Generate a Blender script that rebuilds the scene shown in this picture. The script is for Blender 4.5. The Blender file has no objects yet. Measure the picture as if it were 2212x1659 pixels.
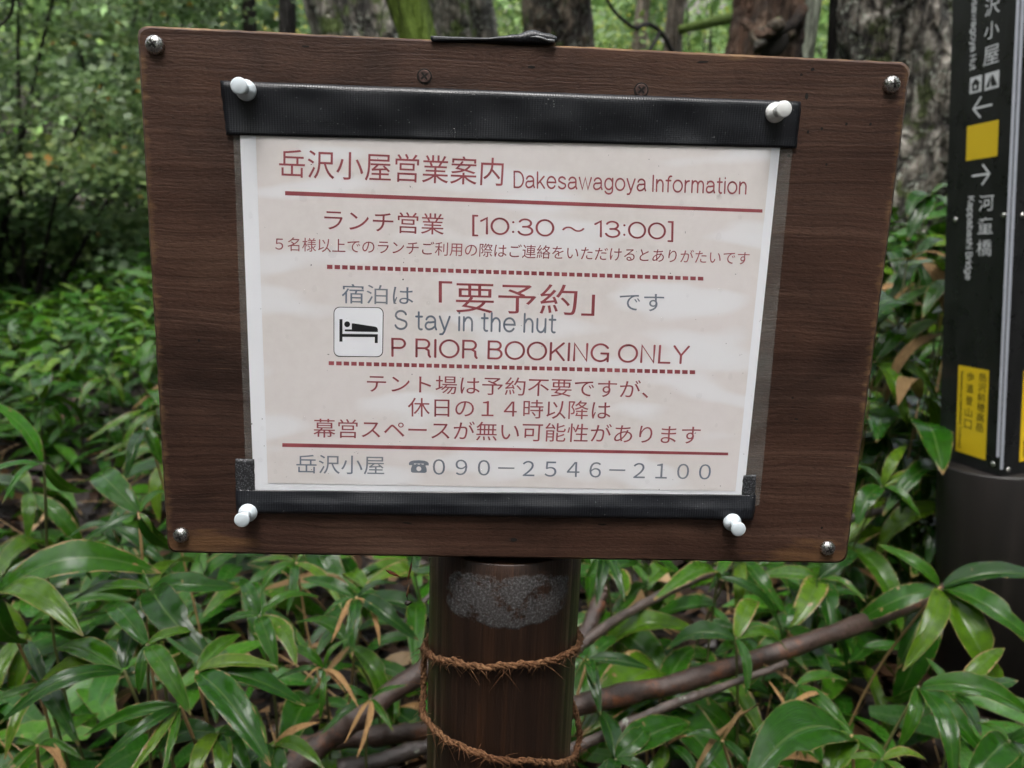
import bpy, math, random
import numpy as np
from mathutils import Vector, Matrix

rng = random.Random(7)
nr = np.random.RandomState(11)
scene = bpy.context.scene
C = scene.collection
R_ = math.radians

# ------------------------------------------------------------------ camera
BZ = 0.90                                    # height of the board's middle above the ground
F = 1600.0                                   # focal length in units of a 2212 px wide picture
yaw, pitch, roll = R_(-2.73), R_(-11.10), R_(-2.05)
CAM = np.array([-0.0261, -0.4367, 0.0461 + BZ])
def _rx(a): return np.array([[1,0,0],[0,math.cos(a),-math.sin(a)],[0,math.sin(a),math.cos(a)]])
def _ry(a): return np.array([[math.cos(a),0,math.sin(a)],[0,1,0],[-math.sin(a),0,math.cos(a)]])
def _rz(a): return np.array([[math.cos(a),-math.sin(a),0],[math.sin(a),math.cos(a),0],[0,0,1]])
RM = _rz(yaw) @ _rx(pitch) @ _ry(roll)       # columns: right, forward, up
cam = bpy.data.cameras.new('camera')
cam.sensor_width = 36.0
cam.lens = 36.0 * F / 2212
cam.clip_start, cam.clip_end = 0.02, 400
cam.dof.use_dof = True
cam.dof.focus_distance = 0.445
cam.dof.aperture_fstop = 9.5
cam.dof.aperture_blades = 0
camo = bpy.data.objects.new('camera', cam)
C.objects.link(camo)
m4 = Matrix.Identity(4)
for i in range(3):
    m4[i][0], m4[i][1], m4[i][2], m4[i][3] = RM[i,0], RM[i,2], -RM[i,1], CAM[i]
camo.matrix_world = m4
scene.camera = camo

# ------------------------------------------------------------------ light: overcast, open sky over the trail
SUN_EL, SUN_AZ = R_(62), R_(200)
w = bpy.data.worlds.new('World'); scene.world = w; w.use_nodes = True
nt = w.node_tree; nt.nodes.clear()
sky = nt.nodes.new('ShaderNodeTexSky'); sky.sky_type = 'NISHITA'; sky.sun_disc = False
sky.sun_elevation = SUN_EL; sky.sun_rotation = SUN_AZ
sky.air_density = 1.0; sky.dust_density = 6.0; sky.ozone_density = 1.0
hs = nt.nodes.new('ShaderNodeHueSaturation'); hs.inputs['Saturation'].default_value = 0.28
bg = nt.nodes.new('ShaderNodeBackground'); bg.inputs['Strength'].default_value = 0.15
wo = nt.nodes.new('ShaderNodeOutputWorld')
nt.links.new(sky.outputs[0], hs.inputs['Color']); nt.links.new(hs.outputs[0], bg.inputs['Color']); nt.links.new(bg.outputs[0], wo.inputs[0])
sl = bpy.data.lights.new('sun', 'SUN'); sl.energy = 1.2; sl.angle = R_(50); sl.color = (1.0, 0.985, 0.985)
so = bpy.data.objects.new('sun', sl); C.objects.link(so)
# sky rotation runs clockwise from +Y seen from above
sd = Vector((math.sin(SUN_AZ)*math.cos(SUN_EL), math.cos(SUN_AZ)*math.cos(SUN_EL), math.sin(SUN_EL)))
so.rotation_euler = (-sd).to_track_quat('-Z', 'Y').to_euler()
vs = scene.view_settings
vs.view_transform = 'Standard'; vs.look = 'None'; vs.gamma = 1; vs.exposure = 2.42
scene.cycles.max_bounces = 8
scene.cycles.transparent_max_bounces = 12
scene.cycles.use_denoising = True

# ------------------------------------------------------------------ picture point -> point in the place
def ray(u, v):
    return RM @ np.array([(u-1106)/F, 1.0, -(v-829.5)/F])
def at(u, v, d):                              # at depth d along the view
    return CAM + ray(u, v)*d
def onY(u, v, Y=0.0):
    r = ray(u, v); return CAM + r*((Y-CAM[1])/r[1])
def onplane(u, v, p, n):
    r = ray(u, v); return CAM + r*(np.dot(p-CAM, n)/np.dot(r, n))

# ------------------------------------------------------------------ object helpers
def put(o, label=None, cat=None, group=None, kind=None):
    if label: o['label'] = label
    if cat: o['category'] = cat
    if group: o['group'] = group
    if kind: o['kind'] = kind
    return o
def empty(name, loc, label, cat, group=None):
    o = bpy.data.objects.new(name, None); C.objects.link(o); o.location = loc; o.empty_display_size = .05
    return put(o, label, cat, group)
def mesh(name, verts, faces, mat=None, parent=None, smooth=True, uv=None, attr=None, mats=None, fmat=None):
    me = bpy.data.meshes.new(name)
    me.from_pydata([tuple(map(float, v)) for v in verts], [], faces)
    if uv is not None:
        l = me.uv_layers.new(name='UVMap')
        idx = np.zeros(len(me.loops), dtype=np.int32); me.loops.foreach_get('vertex_index', idx)
        l.data.foreach_set('uv', np.asarray(uv, dtype=np.float32)[idx].ravel())
    if attr is not None:
        a = me.attributes.new('rnd', 'FLOAT', 'POINT'); a.data.foreach_set('value', np.asarray(attr, dtype=np.float32))
    for m in (mats or ([mat] if mat else [])): me.materials.append(m)
    if fmat is not None: me.polygons.foreach_set('material_index', np.asarray(fmat, dtype=np.int32))
    if smooth: me.polygons.foreach_set('use_smooth', np.ones(len(me.polygons), dtype=bool))
    me.update()
    o = bpy.data.objects.new(name, me); C.objects.link(o)
    if parent is not None:
        o.parent = parent
        o.matrix_parent_inverse = Matrix.Translation(-Vector(parent.location)) if parent.type == 'EMPTY' and parent.parent is None and parent.rotation_euler[:] == (0,0,0) else Matrix.Identity(4)
    return o
class MB:
    def __init__(s): s.v = []; s.f = []
    def add(s, v, f):
        n = len(s.v); s.v += [tuple(p) for p in v]; s.f += [tuple(i+n for i in q) for q in f]
    def box(s, c, sx, sy, sz):
        x, y, z = c
        v = [(x+a*sx/2, y+b*sy/2, z+d*sz/2) for a in (-1,1) for b in (-1,1) for d in (-1,1)]
        s.add(v, [(0,1,3,2),(4,6,7,5),(0,4,5,1),(2,3,7,6),(0,2,6,4),(1,5,7,3)])
    def lathe(s, prof, o, ax, n=32):           # prof: (radius, height along ax)
        o = np.array(o, float); ax = np.array(ax, float); ax /= np.linalg.norm(ax)
        t = np.array([0,0,1.]) if abs(ax[2]) < .9 else np.array([1.,0,0])
        e1 = np.cross(t, ax); e1 /= np.linalg.norm(e1); e2 = np.cross(ax, e1)
        v = []; f = []
        for r, h in prof:
            for k in range(n):
                a = 2*math.pi*k/n
                v.append(o + ax*h + (e1*math.cos(a)+e2*math.sin(a))*r)
        for i in range(len(prof)-1):
            for k in range(n):
                f.append((i*n+k, i*n+(k+1)%n, (i+1)*n+(k+1)%n, (i+1)*n+k))
        f.append(tuple(range(n))[::-1]); f.append(tuple((len(prof)-1)*n+k for k in range(n)))
        s.add(v, f)
    def tube(s, pts, rad, n=8, jit=0.0, r_=None):
        pts = [np.array(p, float) for p in pts]
        if np.isscalar(rad): rad = [rad]*len(pts)
        v = []; f = []; e1 = None
        for i, p in enumerate(pts):
            d = pts[min(i+1, len(pts)-1)] - pts[max(i-1, 0)]; d /= (np.linalg.norm(d)+1e-12)
            if e1 is None:
                t = np.array([0,0,1.]) if abs(d[2]) < .9 else np.array([1.,0,0]); e1 = np.cross(t, d)
            e1 = e1 - d*np.dot(e1, d); e1 /= np.linalg.norm(e1); e2 = np.cross(d, e1)
            for k in range(n):
                a = 2*math.pi*k/n; rr = rad[i]*(1 + (jit*(rng.random()-.5) if jit else 0))
                v.append(p + (e1*math.cos(a)+e2*math.sin(a))*rr)
        for i in range(len(pts)-1):
            for k in range(n):
                f.append((i*n+k, i*n+(k+1)%n, (i+1)*n+(k+1)%n, (i+1)*n+k))
        f.append(tuple(range(n))[::-1]); f.append(tuple((len(pts)-1)*n+k for k in range(n)))
        s.add(v, f)
    def build(s, name, mat, parent=None, smooth=True): return mesh(name, s.v, s.f, mat, parent, smooth)
def crom(pts, n=8):
    pts = [np.array(p, float) for p in pts]; P = [2*pts[0]-pts[1]] + pts + [2*pts[-1]-pts[-2]]; out = []
    for i in range(1, len(P)-2):
        a, b, c, d = P[i-1:i+3]
        for k in range(n):
            t = k/n
            out.append(.5*((2*b)+(c-a)*t+(2*a-5*b+4*c-d)*t*t+(3*b-a-3*c+d)*t**3))
    out.append(pts[-1]); return out

# ------------------------------------------------------------------ material helper
class NM:
    def __init__(s, name):
        s.m = bpy.data.materials.new(name); s.m.use_nodes = True
        s.t = s.m.node_tree; s.b = s.t.nodes['Principled BSDF']; s.out = s.t.nodes['Material Output']
    def n(s, typ, ins=None, **kw):
        x = s.t.nodes.new(typ)
        for k, v in kw.items(): setattr(x, k, v)
        for k, v in (ins or {}).items(): s.set(x.inputs[k], v)
        return x
    def set(s, sock, v):
        if isinstance(v, bpy.types.NodeSocket): s.t.links.new(v, sock)
        elif isinstance(v, bpy.types.Node): s.t.links.new(v.outputs[0], sock)
        else:
            if hasattr(sock.default_value, '__len__') and not hasattr(v, '__len__'): v = (v,)*len(sock.default_value)
            if hasattr(sock.default_value, '__len__') and len(sock.default_value) == 4 and len(v) == 3: v = tuple(v)+(1,)
            sock.default_value = v
    def p(s, **kw):
        for k, v in kw.items(): s.set(s.b.inputs[k.replace('_', ' ')], v)
        return s
    def obj(s): return s.n('ShaderNodeTexCoord').outputs['Object']
    def mapv(s, vec, sc=(1,1,1), loc=(0,0,0)): return s.n('ShaderNodeMapping', {'Vector': vec, 'Scale': sc, 'Location': loc}).outputs[0]
    def noise(s, vec, scale=5., detail=4., rough=.55, dist=0.): return s.n('ShaderNodeTexNoise', {'Vector': vec, 'Scale': scale, 'Detail': detail, 'Roughness': rough, 'Distortion': dist}).outputs[0]
    def ramp(s, fac, stops, interp='LINEAR'):
        r = s.n('ShaderNodeValToRGB', {'Fac': fac}); r.color_ramp.interpolation = interp
        e = r.color_ramp.elements
        while len(e) < len(stops): e.new(.5)
        for q, (pos, c) in zip(e, stops):
            q.position = pos; c = (c,)*3 if not hasattr(c, '__len__') else c; q.color = tuple(c)+(1,)
        return r.outputs[0]
    def mix(s, fac, a, b, mode='MIX'):
        x = s.n('ShaderNodeMix', data_type='RGBA', blend_type=mode)
        s.set(x.inputs[0], fac); s.set(x.inputs[6], a); s.set(x.inputs[7], b); return x.outputs[2]
    def math(s, op, a, b=None, clamp=False):
        x = s.n('ShaderNodeMath', operation=op, use_clamp=clamp); s.set(x.inputs[0], a)
        if b is not None: s.set(x.inputs[1], b)
        return x.outputs[0]
    def bump(s, h, strength=.3, dist=.001): return s.n('ShaderNodeBump', {'Height': h, 'Strength': strength, 'Distance': dist}).outputs[0]
    def sep(s, vec): return s.n('ShaderNodeSeparateXYZ', {'Vector': vec}).outputs
def plain(name, col, rough=.5, metal=0., spec=.5, **kw):
    m = NM(name); m.p(Base_Color=col, Roughness=rough, Metallic=metal, Specular_IOR_Level=spec, **kw); return m.m

M = {}
def wood_board():
    m = NM('board_wood'); o = m.obj(); X, Y, Z = m.sep(o)
    wz_ = m.math('MULTIPLY', m.math('SUBTRACT', m.noise(m.mapv(o, (7, 1, 13)), 1, 3, .5), .5), .016)
    o = m.n('ShaderNodeVectorMath', {0: o, 1: m.n('ShaderNodeCombineXYZ', {'Z': wz_}).outputs[0]}, operation='ADD').outputs[0]
    g1 = m.noise(m.mapv(o, (2.5, 8, 160)), 1, 6, .65, .15)
    g2 = m.noise(m.mapv(o, (9, 8, 620)), 1, 4, .7)
    big = m.noise(m.mapv(o, (3.0, 3, 9)), 1, 3, .5)
    col = m.ramp(g1, [(.25, (.029,.0130,.0085)), (.5, (.061,.0290,.0188)), (.78, (.112,.060,.040))])
    col = m.mix(m.ramp(big, [(.35, 0), (.7, .55)]), col, (.050,.027,.020))
    red = m.noise(m.mapv(o, (6, 3, 14), (3,1,2)), 1, 2, .5)
    col = m.mix(m.ramp(red, [(.60, 0), (.75, .45)]), col, (.115,.048,.024))
    pore = m.noise(m.mapv(o, (260, 8, 900), (5,0,2)), 1, 3, .6)
    col = m.mix(m.ramp(pore, [(.30, .75), (.42, 0)]), col, (.014,.008,.006)); col = m.mix(m.ramp(pore, [(.62, 0), (.75, .4)]), col, (.14,.085,.058))
    st = m.noise(m.mapv(o, (5, 3, 8), (7,1,4)), 1, 5, .65, .4)
    col = m.mix(m.ramp(st, [(.34, .85), (.50, 0)]), col, (.015,.0075,.0055))
    col = m.mix(m.ramp(st, [(.54, 0), (.68, .6)]), col, (.105,.060,.040))
    cath = m.n('ShaderNodeTexWave', {'Vector': m.mapv(o, (3.5, 1, 24), (0,0,.3)), 'Scale': 2.2, 'Distortion': 4.5, 'Detail': 3., 'Detail Scale': .8}, wave_type='BANDS', bands_direction='Z').outputs[1]
    col = m.mix(m.math('MULTIPLY', m.ramp(cath, [(.0, .5), (.25, 0)]), m.ramp(big, [(.40, 0), (.6, 1)])), col, (.022,.011,.008))
    # pale dry scratches running with the grain
    sc = m.noise(m.mapv(o, (26, 8, 900), (1,2,3)), 1, 2, .5)
    scm = m.math('MULTIPLY', m.ramp(sc, [(.68, 0), (.74, 1)]), m.ramp(m.noise(o, 16, 2), [(.48, 0), (.62, .6)]))
    col = m.mix(scm, col, (.22,.13,.075))
    # bare worn edges along the top and bottom, ends and corners
    zz = m.math('ABSOLUTE', Z)
    ez = m.math('SUBTRACT', zz, m.math('MULTIPLY', m.noise(m.mapv(o, (14, 5, 60)), 1, 4, .6), .016))
    wear = m.ramp(m.math('MULTIPLY', m.math('SUBTRACT', ez, .1425), 420), [(.0, 0), (1, 1)])
    top = m.math('MULTIPLY', wear, m.math('GREATER_THAN', Z, 0))
    bot = m.math('MULTIPLY', wear, m.math('MULTIPLY', m.math('LESS_THAN', Z, 0), m.ramp(m.noise(m.mapv(o, (12, 4, 20), (0,3,0)), 1, 3), [(.52, 0), (.6, .8)])))
    ex = m.math('SUBTRACT', m.math('ABSOLUTE', X), m.math('MULTIPLY', m.noise(m.mapv(o, (60, 5, 220)), 1, 4, .6), .016))
    side = m.math('MULTIPLY', m.ramp(m.math('MULTIPLY', m.math('SUBTRACT', ex, .2025), 200), [(0, 0), (1, 1)]), .6)
    arr = m.math('SUBTRACT', Z, m.math('MULTIPLY', m.noise(m.mapv(o, (45, 5, 90)), 1, 4, .65), .0042))
    arr = m.ramp(m.math('MULTIPLY', m.math('SUBTRACT', arr, .1488), 900), [(0, 0), (1, 1)])
    wr = m.math('MAXIMUM', m.math('MAXIMUM', m.math('MAXIMUM', top, bot), side), arr)
    wcol = m.ramp(m.noise(m.mapv(o, (40, 5, 300)), 1, 3), [(.3, (.10,.055,.028)), (.7, (.34,.20,.095))])
    col = m.mix(m.ramp(g2, [(.34, .32), (.48, 0)]), col, (.018,.009,.0065)); col = m.mix(m.ramp(g2, [(.60, 0), (.76, .25)]), col, (.13,.075,.050))
    col = m.mix(m.math('MULTIPLY', wr, .85), col, wcol)
    for cx in (-.192, .198):
        dd = m.math('ADD', m.math('MULTIPLY', m.math('ABSOLUTE', m.math('SUBTRACT', X, cx)), 16.), m.math('MULTIPLY', m.math('ABSOLUTE', m.math('SUBTRACT', Z, -.1455)), 70.))
        dd = m.math('ADD', dd, m.math('MULTIPLY', m.math('SUBTRACT', m.noise(m.mapv(o, (30, 5, 190)), 1, 4, .6), .5), 2.2))
        col = m.mix(m.ramp(dd, [(.30, .8), (.85, 0)]), col, m.ramp(g1, [(.3, (.07,.035,.017)), (.7, (.20,.105,.048))]))
    # pin pricks and specks
    vo = m.n('ShaderNodeTexVoronoi', {'Vector': m.mapv(o, (1,0,1)), 'Scale': 46.}, feature='F1')
    dot = m.math('MULTIPLY', m.math('LESS_THAN', vo.outputs[0], .042), m.math('GREATER_THAN', m.sep(vo.outputs[1])[0], .62))
    col = m.mix(m.math('MULTIPLY', dot, .9), col, (.006,.004,.003))
    h = m.math('ADD', m.math('MULTIPLY', g2, .6), m.math('ADD', g1, m.math('MULTIPLY', dot, -3.)))
    m.p(Base_Color=col, Roughness=m.ramp(g1, [(.3, .38), (.7, .6)]), Specular_IOR_Level=.24, Normal=m.bump(m.math('ADD', h, m.math('MULTIPLY', pore, .8)), .5, .0008)); return m.m
M['board'] = wood_board()
def wood_post():
    m = NM('post_wood'); o = m.obj(); X, Y, Z = m.sep(o)
    ang = m.math('ARCTAN2', X, m.math('MULTIPLY', Y, -1))
    pc = m.n('ShaderNodeCombineXYZ', {'X': ang, 'Y': 0., 'Z': Z}).outputs[0]
    st = m.noise(m.mapv(pc, (5, 1, 5)), 1, 3, .5); fi = m.noise(m.mapv(pc, (30, 1, 9)), 1, 6, .65)
    vo = m.n('ShaderNodeTexVoronoi', {'Vector': m.mapv(pc, (2.6, 0, .5)), 'Scale': 1.6}, feature='F1', distance='CHEBYCHEV')
    pl = m.sep(vo.outputs[1])[0]
    col = m.ramp(fi, [(.25, (.011,.0062,.0045)), (.55, (.028,.0145,.0095)), (.8, (.060,.031,.018))])
    col = m.mix(m.ramp(pl, [(.45, 0), (.9, .6)]), col, (.058,.024,.011), 'MIX')
    col = m.mix(m.ramp(st, [(.42, .0), (.62, .75)]), col, (.014,.0085,.0065))
    edge = m.math('MULTIPLY', m.ramp(m.math('ABSOLUTE', ang), [(.85, 0), (1.0, 1)]), m.ramp(m.noise(m.mapv(pc, (9, 1, 3)), 1, 3), [(.5, 0), (.62, .6)]))
    col = m.mix(edge, col, (.15,.105,.065))
    # flaky grey film left under the board, an oval with broken edges
    ex = m.math('DIVIDE', m.math('SUBTRACT', ang, .02), .86); ez = m.math('DIVIDE', m.math('SUBTRACT', Z, -.0255), .0185)
    el = m.math('ADD', m.math('POWER', m.math('ABSOLUTE', ex), 2.6), m.math('POWER', m.math('ABSOLUTE', ez), 2.6))
    nz = m.noise(m.mapv(pc, (1, 1, 20)), 3.2, 8, .75)
    el = m.math('ADD', el, m.math('MULTIPLY', m.math('SUBTRACT', nz, .5), 2.6))
    inside = m.ramp(el, [(.80, 1), (1., 0)])
    hol = m.ramp(m.noise(m.mapv(pc, (1.0, 1, 20), (4,0,1)), 3.0, 7, .74), [(.43, 0), (.48, 1)])
    pm = m.math('MULTIPLY', inside, hol)
    gcol = m.ramp(m.noise(m.mapv(pc, (1, 1, 20)), 30, 5, .7), [(.3, (.022,.020,.020)), (.5, (.040,.038,.038)), (.66, (.115,.117,.120))])
    col = m.mix(m.math('MULTIPLY', pm, .8), col, gcol)
    h = m.math('ADD', fi, m.math('MULTIPLY', pm, .8))
    m.p(Base_Color=col, Roughness=m.math('ADD', .36, m.math('MULTIPLY', pm, .4)), Specular_IOR_Level=.3, Normal=m.bump(h, .35, .0012)); return m.m
M['post'] = wood_post()
def steel():
    m = NM('screw_steel'); o = m.obj(); n = m.noise(o, 900, 3)
    m.p(Base_Color=m.ramp(n, [(.3, (.42,.41,.39)), (.7, (.66,.65,.63))]), Metallic=1., Roughness=m.ramp(n, [(.3, .2), (.7, .34)])); return m.m
M['steel'] = steel()
M['recess'] = plain('screw_recess', (.03,.028,.026), .6, .6)
def rust():
    m = NM('rusty_screw'); n = m.noise(m.obj(), 500, 4)
    m.p(Base_Color=m.ramp(n, [(.35, (.03,.018,.014)), (.6, (.10,.055,.045)), (.75, (.17,.10,.085))]), Metallic=.3, Roughness=.6, Normal=m.bump(n, .4, .0005)); return m.m
M['rust'] = rust()
M['hole'] = plain('dark_hole', (.006,.004,.003), .9)
M['white_pin'] = plain('pin_plastic', (.68,.75,.80), .28, 0, .5, Subsurface_Weight=.0)
M['white_pin2'] = plain('pin_plastic_white', (.78,.79,.78), .28)
def tape():
    m = NM('black_cloth_tape'); o = m.obj(); X, Y, Z = m.sep(o)
    wv = m.n('ShaderNodeTexWave', {'Vector': m.n('ShaderNodeCombineXYZ', {'X': X}).outputs[0], 'Scale': 210., 'Distortion': 0.}, wave_type='BANDS', bands_direction='X').outputs[1]
    wz = m.n('ShaderNodeTexWave', {'Vector': m.n('ShaderNodeCombineXYZ', {'X': Z}).outputs[0], 'Scale': 300.}, wave_type='BANDS', bands_direction='X').outputs[1]
    n = m.noise(o, 60, 4); sp = m.noise(o, 700, 2)
    col = m.mix(m.ramp(sp, [(.70, 0), (.74, 1)]), (.0085,.0095,.0130), (.16,.16,.16))
    col = m.mix(m.ramp(n, [(.4, 0), (.7, .6)]), col, (.0125,.0135,.018))
    h = m.math('ADD', m.math('ADD', wv, m.math('MULTIPLY', wz, .35)), m.math('MULTIPLY', n, 1.2))
    m.p(Base_Color=col, Roughness=m.ramp(n, [(.3, .30), (.7, .46)]), Specular_IOR_Level=.5, Normal=m.bump(h, .22, .0004)); return m.m
M['tape'] = tape()
def scrim():
    m = NM('tape_scrim'); o = m.obj()
    ch = m.n('ShaderNodeTexVoronoi', {'Vector': o, 'Scale': 900.}, feature='F1').outputs[0]
    m.p(Base_Color=m.ramp(ch, [(.25, (.10,.10,.11)), (.5, (.016,.017,.019))]), Roughness=.5, Normal=m.bump(ch, .5, .0005)); return m.m
M['scrim'] = scrim()
def paper_white():
    m = NM('paper_white'); o = m.obj(); sp = m.noise(o, 420, 2); n = m.noise(o, 25, 3)
    col = m.ramp(n, [(.3, (.82,.83,.88)), (.7, (.86,.87,.91))]); col = m.mix(m.ramp(sp, [(.755, 0), (.77, .9)]), col, (.06,.05,.05))
    m.p(Base_Color=col, Roughness=.42, Specular_IOR_Level=.4, Coat_Weight=.35, Coat_Roughness=.22, Normal=m.bump(n, .10, .002)); return m.m
M['paper'] = paper_white()
def paper_beige():                             # beige print with pale drifting cloud shapes
    m = NM('paper_print'); o = m.obj()
    wob = m.noise(m.mapv(o, (9, 1, 22)), 1, 3, .5)
    w2 = m.n('ShaderNodeVectorMath', {0: o, 1: m.n('ShaderNodeCombineXYZ', {'X': m.math('MULTIPLY', wob, .03), 'Z': m.math('MULTIPLY', wob, .02)}).outputs[0]}, operation='ADD').outputs[0]
    cl = m.noise(m.mapv(w2, (11, 1, 42), (2.3, 0, 1.1)), 1, 1.2, .4)
    cm = m.ramp(cl, [(.525, 0), (.585, .7), (.66, .9)])
    fine = m.noise(o, 140, 5, .6); soft = m.noise(o, 14, 3)
    bc = m.ramp(fine, [(.3, (.700,.655,.640)), (.7, (.745,.705,.690))])
    bc = m.mix(m.ramp(soft, [(.4, 0), (.65, .6)]), bc, (.765,.715,.722))
    col = m.mix(cm, bc, (.81,.81,.84))
    sp = m.noise(o, 420, 2); col = m.mix(m.ramp(sp, [(.765, 0), (.775, .9)]), col, (.06,.05,.05))
    m.p(Base_Color=col, Roughness=.42, Specular_IOR_Level=.4, Coat_Weight=.35, Coat_Roughness=.22, Normal=m.bump(soft, .12, .003)); return m.m
M['print'] = paper_beige()
def ink(name, a, b):
    m = NM(name); n = m.noise(m.obj(), 55, 3)
    m.p(Base_Color=m.ramp(n, [(.40, a), (.62, b)]), Roughness=.4, Coat_Weight=.3, Coat_Roughness=.22); return m.m
M['red'] = ink('ink_red', (.27,.058,.070), (.34,.082,.094))
M['grey'] = ink('ink_grey', (.150,.180,.235), (.205,.225,.260))
M['black'] = plain('ink_black', (.012,.012,.014), .4)
def film():
    m = NM('laminate_film'); o = m.obj()
    tr = m.n('ShaderNodeBsdfTransparent'); mx = m.n('ShaderNodeMixShader')
    n = m.noise(o, 50, 4)
    m.p(Base_Color=(.30,.29,.27), Roughness=.3, Normal=m.bump(n, .3, .002))
    m.set(mx.inputs[0], m.ramp(n, [(.35, .16), (.7, .38)])); m.t.links.new(tr.outputs[0], mx.inputs[1]); m.t.links.new(m.b.outputs[0], mx.inputs[2])
    m.t.links.new(mx.outputs[0], m.out.inputs[0]); return m.m
M['film'] = film()
def water():
    m = NM('water'); tr = m.n('ShaderNodeBsdfTransparent', {'Color': (.985,.985,.985)}); gl = m.n('ShaderNodeBsdfGlossy', {'Roughness': .06}); mx = m.n('ShaderNodeMixShader', {0: m.math('MINIMUM', m.n('ShaderNodeFresnel', {'IOR': 1.4}).outputs[0], .20)})
    m.t.links.new(tr.outputs[0], mx.inputs[1]); m.t.links.new(gl.outputs[0], mx.inputs[2]); m.t.links.new(mx.outputs[0], m.out.inputs[0]); return m.m
M['water'] = water()
def rope():
    m = NM('coir_rope'); o = m.obj(); n = m.noise(o, 380, 5, .7); n2 = m.noise(o, 60, 3)
    col = m.ramp(n, [(.28, (.036,.016,.008)), (.5, (.14,.068,.031)), (.75, (.33,.18,.090))]); col = m.mix(m.ramp(n2, [(.45, 0), (.7, .5)]), col, (.09,.032,.014))
    m.p(Base_Color=col, Roughness=.8, Specular_IOR_Level=.2, Normal=m.bump(n, .8, .002)); return m.m
M['rope'] = rope()

# leaves -------------------------------------------------------------
def leaf_mat(name, attr=False, dry=0.0, margin=.5, val=1.0, rough=.06, glossy=True, pale=1.0):
    m = NM(name); uv = m.n('ShaderNodeUVMap').outputs[0]; U, V, _ = m.sep(uv)
    if attr: r = m.n('ShaderNodeAttribute', attribute_name='rnd').outputs['Fac']
    else: r = m.n('ShaderNodeObjectInfo').outputs['Random']
    rr = m.n('ShaderNodeCombineXYZ', {'X': m.math('MULTIPLY', r, 37.), 'Y': m.math('MULTIPLY', r, 91.)}).outputs[0]
    pos = m.n('ShaderNodeVectorMath', {0: m.n('ShaderNodeCombineXYZ', {'X': m.math('MULTIPLY', U, 5.), 'Y': V}).outputs[0], 1: rr}, operation='ADD').outputs[0]
    n1 = m.noise(pos, 2.2, 5, .6); n2 = m.noise(m.mapv(pos, (1.2, 9, 1)), 2., 4, .6)
    sgn = m.math('ABSOLUTE', m.math('MULTIPLY', m.math('SUBTRACT', V, .5), 2.))
    k = val
    green = m.ramp(r, [(.0, (.007*k,.040*k,.002*k)), (.35, (.016*k,.080*k,.003*k)), (.75, (.036*k,.120*k,.004*k)), (1., (.095*k,.175*k,.007*k))])
    green = m.mix(m.ramp(n1, [(.35, 0), (.7, .55)]), green, (.006*k,.027*k,.003*k))
    vein = m.n('ShaderNodeTexWave', {'Vector': m.n('ShaderNodeCombineXYZ', {'X': V}).outputs[0], 'Scale': 7.}, wave_type='BANDS', bands_direction='X').outputs[1]
    green = m.mix(m.math('MULTIPLY', vein, .08), green, (.03*k,.08*k,.015*k))
    mid = m.ramp(sgn, [(.025, .7), (.07, 0)])
    green = m.mix(mid, green, (.075*k,.125*k,.03*k))
    # withered pale rim and blotches
    rim = m.math('ADD', m.math('SUBTRACT', sgn, .93), m.math('MULTIPLY', m.math('SUBTRACT', n2, .5), .55*margin*2))
    rim = m.math('ADD', rim, m.math('MULTIPLY', m.math('SUBTRACT', r, .55), .12*margin*2))
    rim = m.ramp(rim, [(.0, 0), (.05, 1)])
    tip = m.ramp(m.math('ADD', m.math('SUBTRACT', U, .93), m.math('MULTIPLY', m.math('SUBTRACT', n1, .5), .5*margin)), [(.0, 0), (.06, 1)])
    spot = m.ramp(m.noise(pos, 1.35, 2, .5), [(.70, 0), (.73, .9)])
    wth = m.math('MAXIMUM', m.math('MAXIMUM', rim, tip), spot)
    tan = m.ramp(n2, [(.3, (.13,.065,.022)), (.6, (.25,.17,.075)), (.8, (.38,.31,.17))])
    yel = m.mix(.5, green, (.22,.22,.03))
    col = m.mix(m.math('MULTIPLY', wth, min(1, .35+margin)), green, tan)
    if dry > 0:
        col = m.mix(dry, col, m.ramp(n2, [(.25, (.05*pale,.024*pale,.010*pale)), (.5, (.14*pale,.075*pale,.030*pale)), (.75, (.27*pale,.185*pale,.09*pale))]))
    m.p(Base_Color=col, Roughness=m.math('ADD', rough + .25*dry, m.ramp(n1, [(.35, 0), (.65, .10)])), Specular_IOR_Level=.32, Normal=m.bump(m.math('ADD', vein, m.math('ADD', m.math('MULTIPLY', n1, 1.6), m.math('MULTIPLY', n2, .9))), .30, .002))
    tr = m.n('ShaderNodeBsdfTranslucent', {'Color': m.mix(.35, col, (.09*k,.19*k,.01*k))}); mx = m.n('ShaderNodeMixShader', {0: .18})
    m.t.links.new(m.b.outputs[0], mx.inputs[1]); m.t.links.new(tr.outputs[0], mx.inputs[2]); m.t.links.new(mx.outputs[0], m.out.inputs[0])
    return m.m
M['leaf'] = leaf_mat('bamboo_leaf', margin=.22, val=.86)
M['leafm'] = leaf_mat('bamboo_leaf_withered_edge', margin=.80, val=.92)
M['leaffresh'] = leaf_mat('bamboo_leaf_fresh', margin=.5, val=1.9)
M['leafdry'] = leaf_mat('bamboo_leaf_dry', dry=.92, margin=.6, rough=.5)
M['straw'] = leaf_mat('bamboo_leaf_straw', dry=.95, margin=.6, rough=.5, val=1.0, pale=2.0)
M['carpet'] = leaf_mat('undergrowth_leaf', attr=True, margin=.2, val=1.4, rough=.24)
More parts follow.
